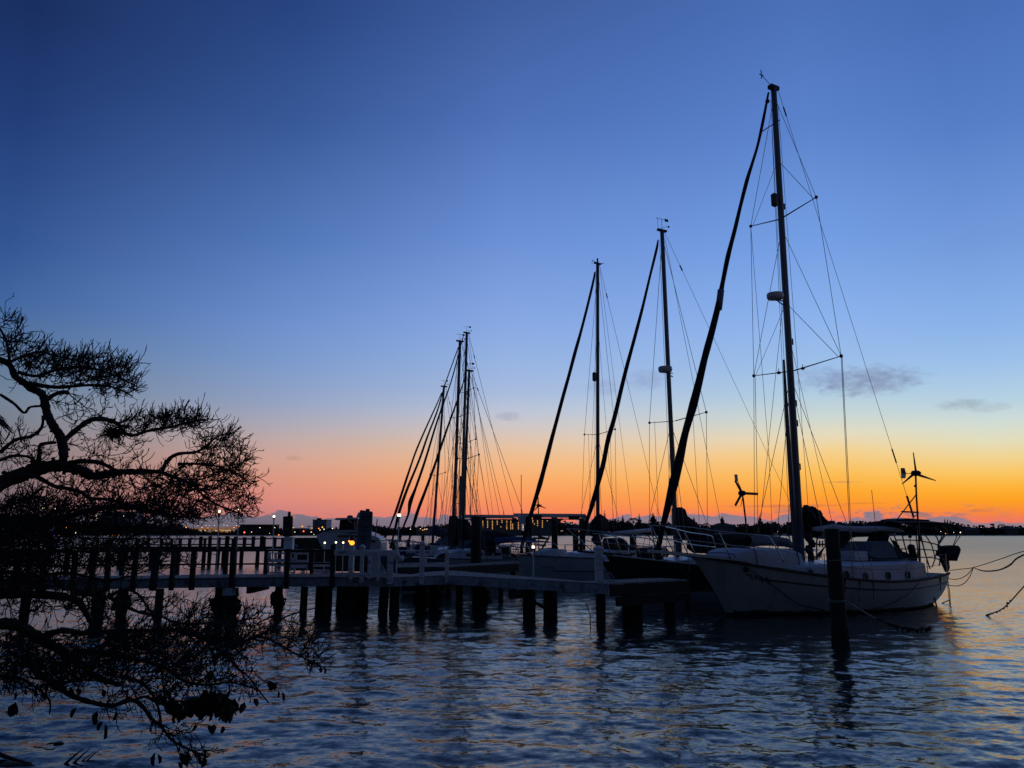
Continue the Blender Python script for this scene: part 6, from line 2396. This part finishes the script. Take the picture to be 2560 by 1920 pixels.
U = [
    ([(-160, 1290), (-60, 1240), (0, 1208), (60, 1185), (111, 1168), (160, 1165), (202, 1176), (235, 1190), (290, 1181), (348, 1179), (410, 1179)], 27, 5, 6.8, 7.9),
    ([(165, 1160), (202, 1153), (250, 1157), (287, 1174), (330, 1184)], 7, 3, 7.2, 7.6),
    ([(157, 1168), (158, 1125), (150, 1090), (131, 1061), (118, 1034), (112, 1006), (103, 983), (78, 972), (60, 957), (38, 940), (24, 912), (0, 900), (-40, 890)], 12, 7, 7.1, 7.3),
    ([(112, 1003), (135, 987), (160, 979), (172, 984)], 6, 4, 7.2, 7.0),
    ([(158, 1103), (190, 1075), (216, 1056), (240, 1047), (270, 1050), (296, 1061), (311, 1082), (336, 1088), (371, 1077), (430, 1067), (480, 1053), (515, 1050)], 8, 2.2, 7.2, 8.0),
    ([(60, 957), (110, 965), (150, 968), (200, 964), (245, 963), (290, 970), (330, 990)], 6, 2, 7.2, 7.6),
    ([(45, 930), (90, 940), (140, 925), (190, 918), (250, 925), (300, 945), (345, 968)], 4.5, 1.8, 7.3, 7.8),
    ([(25, 905), (60, 890), (100, 880), (150, 892), (210, 905)], 4, 1.8, 7.3, 7.7),
    ([(-20, 800), (5, 830), (20, 870), (24, 912)], 3, 3.5, 7.2, 7.2),
    ([(405, 1180), (418, 1152), (445, 1135), (490, 1130), (515, 1114), (547, 1090), (585, 1082)], 5.5, 1.8, 7.7, 8.3),
    ([(400, 1180), (440, 1195), (480, 1211), (510, 1240), (552, 1266), (605, 1285)], 5, 1.8, 7.8, 8.4),
    ([(445, 1160), (500, 1160), (550, 1168), (600, 1190), (625, 1210)], 3.5, 1.5, 7.9, 8.4),
    ([(48, 1188), (84, 1189), (135, 1215), (160, 1220), (202, 1230), (224, 1246), (268, 1248), (320, 1262), (380, 1275)], 6, 3, 7.0, 7.6),
    ([(0, 1131), (38, 1100), (80, 1090), (104, 1068), (108, 1040)], 5, 3.5, 7.0, 7.2),
    ([(0, 986), (35, 1009), (60, 1032), (75, 1018), (102, 1015)], 3.5, 3, 7.0, 7.2),
    ([(96, 1165), (98, 1135), (102, 1112), (140, 1106)], 6, 4, 7.1, 7.1),
    ([(-30, 1360), (20, 1345), (72, 1325), (120, 1308), (174, 1290), (246, 1271), (300, 1268), (350, 1272), (420, 1290)], 12, 4, 6.6, 7.6),
    ([(-40, 1150), (0, 1150), (30, 1140), (70, 1142), (95, 1158)], 5, 3, 7.0, 7.1),
    ([(-30, 1280), (20, 1265), (70, 1245), (110, 1215)], 5, 3, 6.9, 7.1),
    # lower group
    ([(-120, 1490), (-40, 1488), (30, 1486), (130, 1488), (188, 1500), (212, 1528), (230, 1560)], 14, 6, 6.3, 6.9),
    ([(-90, 1590), (0, 1560), (58, 1570), (101, 1596), (150, 1624), (192, 1650), (235, 1690), (300, 1712)], 17, 6, 6.2, 6.9),
    ([(265, 1495), (300, 1478), (322, 1475), (350, 1490), (372, 1522), (400, 1545)], 4.5, 2.5, 6.9, 7.2),
    ([(200, 1485), (265, 1492), (311, 1514), (350, 1531), (400, 1540), (440, 1556), (500, 1560), (560, 1548)], 5, 2, 6.8, 7.3),
    ([(90, 1600), (150, 1577), (200, 1582), (253, 1580), (350, 1577), (440, 1574), (482, 1561), (560, 1556), (640, 1545)], 9, 2, 6.5, 7.4),
    ([(440, 1575), (501, 1591), (563, 1599), (620, 1600), (668, 1576), (700, 1549), (742, 1532), (790, 1520)], 5, 1.6, 7.1, 7.6),
    ([(620, 1598), (655, 1592), (700, 1612), (735, 1632), (770, 1650), (800, 1664), (816, 1674)], 3.2, 1.6, 7.3, 7.6),
    ([(500, 1592), (532, 1611), (565, 1640), (592, 1668), (623, 1694), (648, 1728), (672, 1757)], 3.6, 1.6, 7.1, 7.2),
    ([(60, 1640), (90, 1680), (122, 1702), (170, 1734), (222, 1754), (280, 1764), (325, 1750), (355, 1765), (380, 1798), (402, 1815), (430, 1850), (470, 1872), (520, 1893)], 9, 2.2, 6.3, 6.7),
    ([(300, 1690), (350, 1705), (380, 1734), (396, 1770), (402, 1808)], 5, 3, 6.6, 6.6),
    ([(190, 1625), (300, 1642), (400, 1664), (460, 1702), (520, 1712), (575, 1706), (640, 1722)], 6, 1.8, 6.6, 7.0),
    ([(-60, 1680), (0, 1690), (60, 1700), (120, 1745), (124, 1785)], 6, 1.6, 6.2, 6.4),
    ([(-60, 1440), (20, 1430), (90, 1440), (170, 1432), (260, 1450), (330, 1440)], 6, 2.5, 6.7, 7.2),
    ([(-60, 1390), (10, 1385), (60, 1400), (110, 1380), (180, 1372)], 5, 2, 6.8, 7.2),
    ([(640, 1560), (680, 1540), (706, 1520), (716, 1495)], 2, 1.2, 7.4, 7.5),
    ([(600, 1560), (612, 1530), (608, 1505)], 1.8, 1.2, 7.3, 7.4),
    ([(330, 1752), (365, 1742), (400, 1760), (440, 1752), (500, 1765)], 3.5, 2.5, 6.6, 6.8),
]
for pts, r0, r1, Y0, Y1 in U:
    limb(pts, r0, r1, Y0, Y1)

# region ellipses filled with connected branchlets: (cx, cy, rx, ry, count, Y, Yspread, curl)
regions = [
    (20, 830, 42, 60, 60, 7.3, .4, 1), (60, 875, 70, 36, 110, 7.3, .4, .8), (130, 905, 95, 30, 170, 7.4, .5, .9), (230, 918, 105, 36, 330, 7.6, .6, .6), (290, 955, 62, 34, 180, 7.7, .5, 0), (120, 945, 90, 20, 60, 7.3, .4, .3), (170, 1000, 60, 30, 22, 7.2, .4, 0),
    (235, 1050, 90, 40, 50, 7.4, .4, .4), (390, 1058, 100, 26, 260, 7.8, .5, .6), (460, 1045, 70, 30, 120, 7.9, .5, .5), (300, 1115, 110, 40, 60, 7.5, .5, .3), (535, 1095, 60, 26, 110, 8.1, .5, .5), (565, 1140, 75, 36, 200, 8.2, .6, .2),
    (590, 1200, 55, 45, 130, 8.3, .6, -.2), (600, 1265, 45, 36, 70, 8.4, .5, -.6), (500, 1190, 80, 40, 220, 8.0, .6, .1), (450, 1245, 110, 50, 340, 7.9, .6, 0), (320, 1225, 160, 50, 360, 7.5, .6, .2), (300, 1290, 190, 38, 560, 7.4, .7, 0), (100, 1225, 100, 40, 80, 7.0, .4, .5), (70, 1285, 90, 45, 330, 6.9, .6, .5),
    (50, 1120, 70, 50, 80, 7.1, .4, .4), (190, 1150, 110, 45, 60, 7.3, .5, .3), (30, 1360, 110, 50, 460, 6.8, .7, .1), (180, 1375, 180, 50, 420, 7.0, .7, 0), (360, 1385, 130, 45, 160, 7.3, .6, 0), (30, 1430, 90, 40, 240, 6.7, .6, 0),
    (100, 1480, 180, 50, 260, 6.7, .6, 0), (350, 1530, 190, 45, 190, 7.0, .6, .1), (540, 1585, 150, 40, 280, 7.2, .6, .2), (430, 1610, 180, 40, 330, 7.0, .6, 0), (200, 1615, 200, 45, 260, 6.7, .6, 0),
    (280, 1665, 240, 40, 440, 6.7, .6, 0), (530, 1665, 110, 40, 130, 7.0, .4, -.2), (100, 1690, 150, 40, 230, 6.4, .5, -.3), (740, 1595, 70, 50, 70, 7.5, .4, .2), (775, 1650, 45, 24, 30, 7.5, .3, -.2), (640, 1540, 60, 40, 36, 7.4, .3, .9),
    (420, 1725, 120, 34, 110, 6.7, .4, -.3), (300, 1765, 60, 30, 26, 6.6, .3, -.5), (620, 1715, 55, 30, 34, 7.1, .3, -.5), (420, 1830, 60, 40, 30, 6.6, .3, -.5), (490, 1880, 55, 22, 26, 6.6, .3, -.3), (20, 1620, 70, 60, 120, 6.4, .5, 0),
]
targets = []
for cx, cy, rx, ry, cnt, Y, ys, curl in regions:
    for _ in range(int(cnt * (.95 if cy < 1240 else 1.3))):
        a = rt_.random() * 6.283
        q = math.sqrt(rt_.random())
        x, y = cx + rx * q * math.cos(a), cy + ry * q * math.sin(a)
        targets.append((P(x, y, Y + rt_.uniform(-ys, ys)), curl))
for cx, cy, rx, ry, cnt, Y, ys, curl in regions:
    for _ in range(int(cnt * .09)):
        a = rt_.random() * 6.283
        q = rt_.uniform(1.05, 1.4)
        targets.append((P(cx + rx * q * math.cos(a), cy + ry * q * math.sin(a), Y + rt_.uniform(-ys, ys)), curl))
NP = np.zeros((90000, 3))
ND = np.zeros((90000, 3))
NR = np.zeros(90000)
nn = len(nodes)
NP[:nn] = [tuple(p) for p in nodes]
ND[:nn] = [tuple(p) for p in ndir]
NR[:nn] = nrad
base_n = nn
# grow outward: order the targets by distance from the limbs
T = np.array([tuple(t[0]) for t in targets])
d0 = np.array([np.min(np.sum((NP[:base_n] - t) ** 2, 1)) for t in T])
order = np.argsort(d0 + np.array([rt_.random() * .02 for _ in T]))
tw = MB()
for oi in order:
    p = T[oi]
    curl = targets[oi][1]
    v = p - NP[:nn]
    dist = np.sqrt((v ** 2).sum(1)) + 1e-6
    cosang = (v * ND[:nn]).sum(1) / dist
    cost = dist * (1.75 - cosang) + .12 * (NR[:nn] < .0035)
    k = int(np.argmin(cost))
    L_ = dist[k]
    if L_ < .02 or L_ > 1.5:
        continue
    s0 = Vector(NP[k])
    e = Vector(p)
    d_in = Vector(ND[k])
    c1 = s0 + (d_in * .6 + (e - s0).normalized() * .4).normalized() * L_ * .45
    c2 = e - Vector((.25, 0, curl)) * L_ * .28
    ns_ = 5 if L_ > .15 else 4
    pts = []
    for i in range(ns_ + 1):
        t = i / ns_
        q = s0 * (1 - t) ** 3 + c1 * 3 * t * (1 - t) ** 2 + c2 * 3 * t * t * (1 - t) + e * t ** 3
        if 0 < i < ns_:
            q = q + Vector((rt_.uniform(-1, 1), rt_.uniform(-1, 1), rt_.uniform(-1, 1))) * L_ * .06
        pts.append(q)
    r0 = min(NR[k] * .85, .0046 + L_ * .016)
    r0 = max(r0, .0040)
    r1 = max(.0030, r0 * .6)
    tw.tube(pts, [r0 + (r1 - r0) * i / ns_ for i in range(ns_ + 1)], 3, cap=False)
    for i in range(1, ns_ + 1):
        if nn >= 89990:
            break
        NP[nn] = tuple(pts[i])
        dd = (pts[min(i + 1, ns_)] - pts[i - 1]).normalized()
        ND[nn] = tuple(dd)
        NR[nn] = r0 + (r1 - r0) * i / ns_
        nn += 1
    # fine whips at the end
    dd = Vector(ND[nn - 1])
    for w_ in range(rt_.choice((0, 1, 1, 2))):
        side = Vector((rt_.uniform(-.3, .9), rt_.uniform(-.6, .6), rt_.uniform(-.7, .5)))
        d2 = (dd * .9 + side * .8).normalized()
        ln = rt_.uniform(.06, .17)
        q = pts[rt_.randint(max(1, ns_ - 4), ns_)]
        wp = [q]
        up = rt_.uniform(.2, .7) if rt_.random() < .8 else -.25
        for j in range(4):
            q = q + d2 * ln / 4
            wp.append(q)
            d2 = (d2 + Vector((rt_.uniform(-.3, .3), rt_.uniform(-.25, .25), up * rt_.uniform(.2, 1.3)))).normalized()
            if j in (1, 2) and rt_.random() < .45:
                d3 = (d2 + Vector((rt_.uniform(-.9, .9), rt_.uniform(-.5, .5), rt_.uniform(-.6, .9)))).normalized()
                l3 = ln * rt_.uniform(.2, .45)
                tw.tube([q, q + d3 * l3 * .5, q + (d3 + Vector((0, 0, .35))).normalized() * l3], [.0040, .0036, .0026], 3, cap=False)
        rw = rt_.uniform(.0032, .0045)
        tw.tube(wp, [rw, rw * .95, rw * .9, rw * .8, rw * .6], 3, cap=False)
crown = tag(tw.build('crown', M['bark'], tree), kind='stuff')

# leaves
lf = MB()


def leaf(c, s_, hang=1.0):
    d = Vector((rt_.uniform(-.5, .5), rt_.uniform(-.4, .4), -hang)).normalized()
    sd_ = Vector((rt_.uniform(-1, 1), rt_.uniform(-.5, .5), rt_.uniform(-.2, .2)))
    sd_ = (sd_ - d * sd_.dot(d)).normalized()
    nrm = d.cross(sd_) * s_ * .18
    w_ = s_ * rt_.uniform(.20, .36)
    pts = [c, c + d * s_ * .35 + sd_ * w_ + nrm, c + d * s_ * .8 + sd_ * w_ * .8 + nrm, c + d * s_, c + d * s_ * .8 - sd_ * w_ * .7 + nrm, c + d * s_ * .35 - sd_ * w_ + nrm]
    lf.add(pts, [(0, 1, 2, 3), (0, 3, 4, 5)])


for cx, cy, rx, ry, n in ((528, 1745, 26, 14, 60), (548, 1755, 24, 20, 60), (495, 1762, 30, 15, 60), (455, 1768, 26, 14, 40), (565, 1780, 12, 14, 24), (515, 1775, 30, 10, 40), (430, 1762, 14, 10, 12), (585, 1765, 12, 14, 14), (440, 1790, 16, 8, 10)):
    for _ in range(n):
        a = rt_.random() * 6.28
        q = math.sqrt(rt_.random())
        leaf(P(cx + rx * q * math.cos(a), cy + ry * q * math.sin(a) - 8, 6.75 + rt_.uniform(-.25, .25)), rt_.uniform(.045, .10))
for x, y, s_ in ((410, 1722, .12), (415, 1735, .10), (192, 1768, .09), (242, 1778, .09), (262, 1808, .14), (255, 1803, .10), (388, 1880, .11), (394, 1884, .09), (450, 1880, .10), (458, 1888, .09), (468, 1878, .09), (500, 1882, .10), (512, 1890, .09), (446, 1905, .07), (672, 1700, .10), (684, 1705, .08),
                (695, 1726, .07), (704, 1728, .09), (612, 1755, .10), (635, 1745, .08), (603, 1738, .06), (560, 1815, .07), (490, 1805, .08), (520, 1812, .08), (535, 1810, .08), (290, 1775, .09), (40, 1755, .12), (30, 1762, .10), (530, 1675, .09), (541, 1640, .08), (575, 1725, .07), (580, 1760, .12), (575, 1775, .12),
                (770, 1628, .05), (785, 1655, .05), (800, 1668, .05), (814, 1672, .05), (240, 1790, .08), (510, 1870, .08), (475, 1893, .08), (120, 1705, .08), (160, 1690, .09)):
    leaf(P(x, y, 6.75 if x < 600 else 7.1), s_)
for _ in range(60):
    x, y = rt_.uniform(0, 640), rt_.uniform(1640, 1740)
    leaf(P(x, y, 6.6 + rt_.uniform(-.3, .5)), rt_.uniform(.03, .07))
tag(lf.build('leaves', M['leaf'], tree), kind='stuff')

# air plant ball hanging in the branches
for nm, cx, cy, Yb_, sx_, sy_, n_, lab in (('air_plant', 284, 1083, 7.3, 20, 15, 420, 'dense shaggy air plant ball perched on a branch against the sky'), ('air_plant', 72, 912, 7.3, 9, 9, 110, 'small dark tuft in the upper left twigs'), ):
    ap = thing(nm, tuple(P(cx, cy, Yb_)), lab, 'air plant', 'air plants growing on the bare tree')
    mb = MB()
    c = P(cx, cy, Yb_)
    for _ in range(n_):
        d = Vector((rt_.gauss(0, 1) * sx_, rt_.gauss(0, 1) * sx_ * .8, rt_.gauss(0, 1) * sy_)) * (Yb_ / FOC)
        ln = d * rt_.uniform(.5, 1.0)
        mb.tube([c + ln * .1, c + ln * .7 + Vector((0, 0, .004)), c + ln + Vector((0, 0, -.018))], [.0045, .003, .001], 3, cap=False)
    mb.ball(c, sy_ * .75 * Yb_ / FOC, 8, (1.25, 1, .9), .3, rt_)
    mb.build('tuft', M['bark'], ap)

# palm fronds poking in at the left edge
palm('palm_tree', -68, 1032, 15, 'palm frond tips poking in at the left edge beside the twigs', .72, z0=.9, n=26, droop=.9, trunk_r=.12)

# ------------------------------------------------------------------ near shore (outside the frame) and floating bits
mb = MB()
edge = [Vector((x, 3.9 + .25 * math.sin(x * .4) + (1.3 if x < -5.5 else 0) * 1.0, 0)) for x in np.linspace(-60, 60, 61)]
mb.grid([[p + Vector((0, .3, -1.2)) for p in edge], [p + Vector((0, .2, .55)) for p in edge], [p + Vector((0, -.1, .88)) for p in edge], [Vector((p.x, -1, .92)) for p in edge], [Vector((p.x * 2, -80, 1.0)) for p in edge]])
tag(mb.build('near_bank', M['ground']), kind='structure')

db = thing('drifting_leaf_stalk', tuple(G(139, 1865)), 'dark curled leaf stalk floating near the bottom left corner', 'debris')
mb = MB(True)
mb.tube(catmull([G(86, 1867), G(105, 1870), G(118, 1874), G(135, 1872), G(143, 1864), G(134, 1858), G(118, 1860)], 5), .010, 5)
mb.ball(G(146, 1861) + Vector((0, 0, .01)), .045, 8, (1.5, 1, .45), .25, rt_)
mb.build('stalk', M['leaf'], db)
rs_ = thing('sunken_frond', tuple(G(190, 1908)), 'bare stalks of a sunken frond sticking slantwise out of the water', 'debris')
mb = MB(True)
for x0, y0, x1, y1, r in ((165, 1908, 209, 1872, .010), (186, 1906, 226, 1872, .009), (205, 1903, 240, 1878, .006), (216, 1903, 256, 1870, .006)):
    a = G(x0, y0)
    b = P(x1, y1, a.y + .12)
    mb.tube([a - (b - a) * .25, a, a.lerp(b, .55) + Vector((0, 0, .01)), b], [r * 1.7, r * 1.6, r, r * .5], 5)
mb.build('stalks', M['leaf'], rs_)
lg = thing('half_sunk_branch', tuple(G(30, 1912)), 'thick dark branch end half sunk in the bottom left corner', 'debris')
mb = MB(True)
mb.tube(catmull([G(-60, 1880) + Vector((0, 0, .12)), G(-10, 1894) + Vector((0, 0, .05)), G(40, 1905) + Vector((0, 0, .02)), G(82, 1909)], 4), [.03, .03, .028, .028, .026, .024, .022, .02, .018, .016, .012, .01, .006], 6)
mb.ball(G(30, 1914) + Vector((0, 0, .0)), .10, 8, (2.2, 1, .35), .25, rt_)
mb.build('limb', M['bark'], lg)
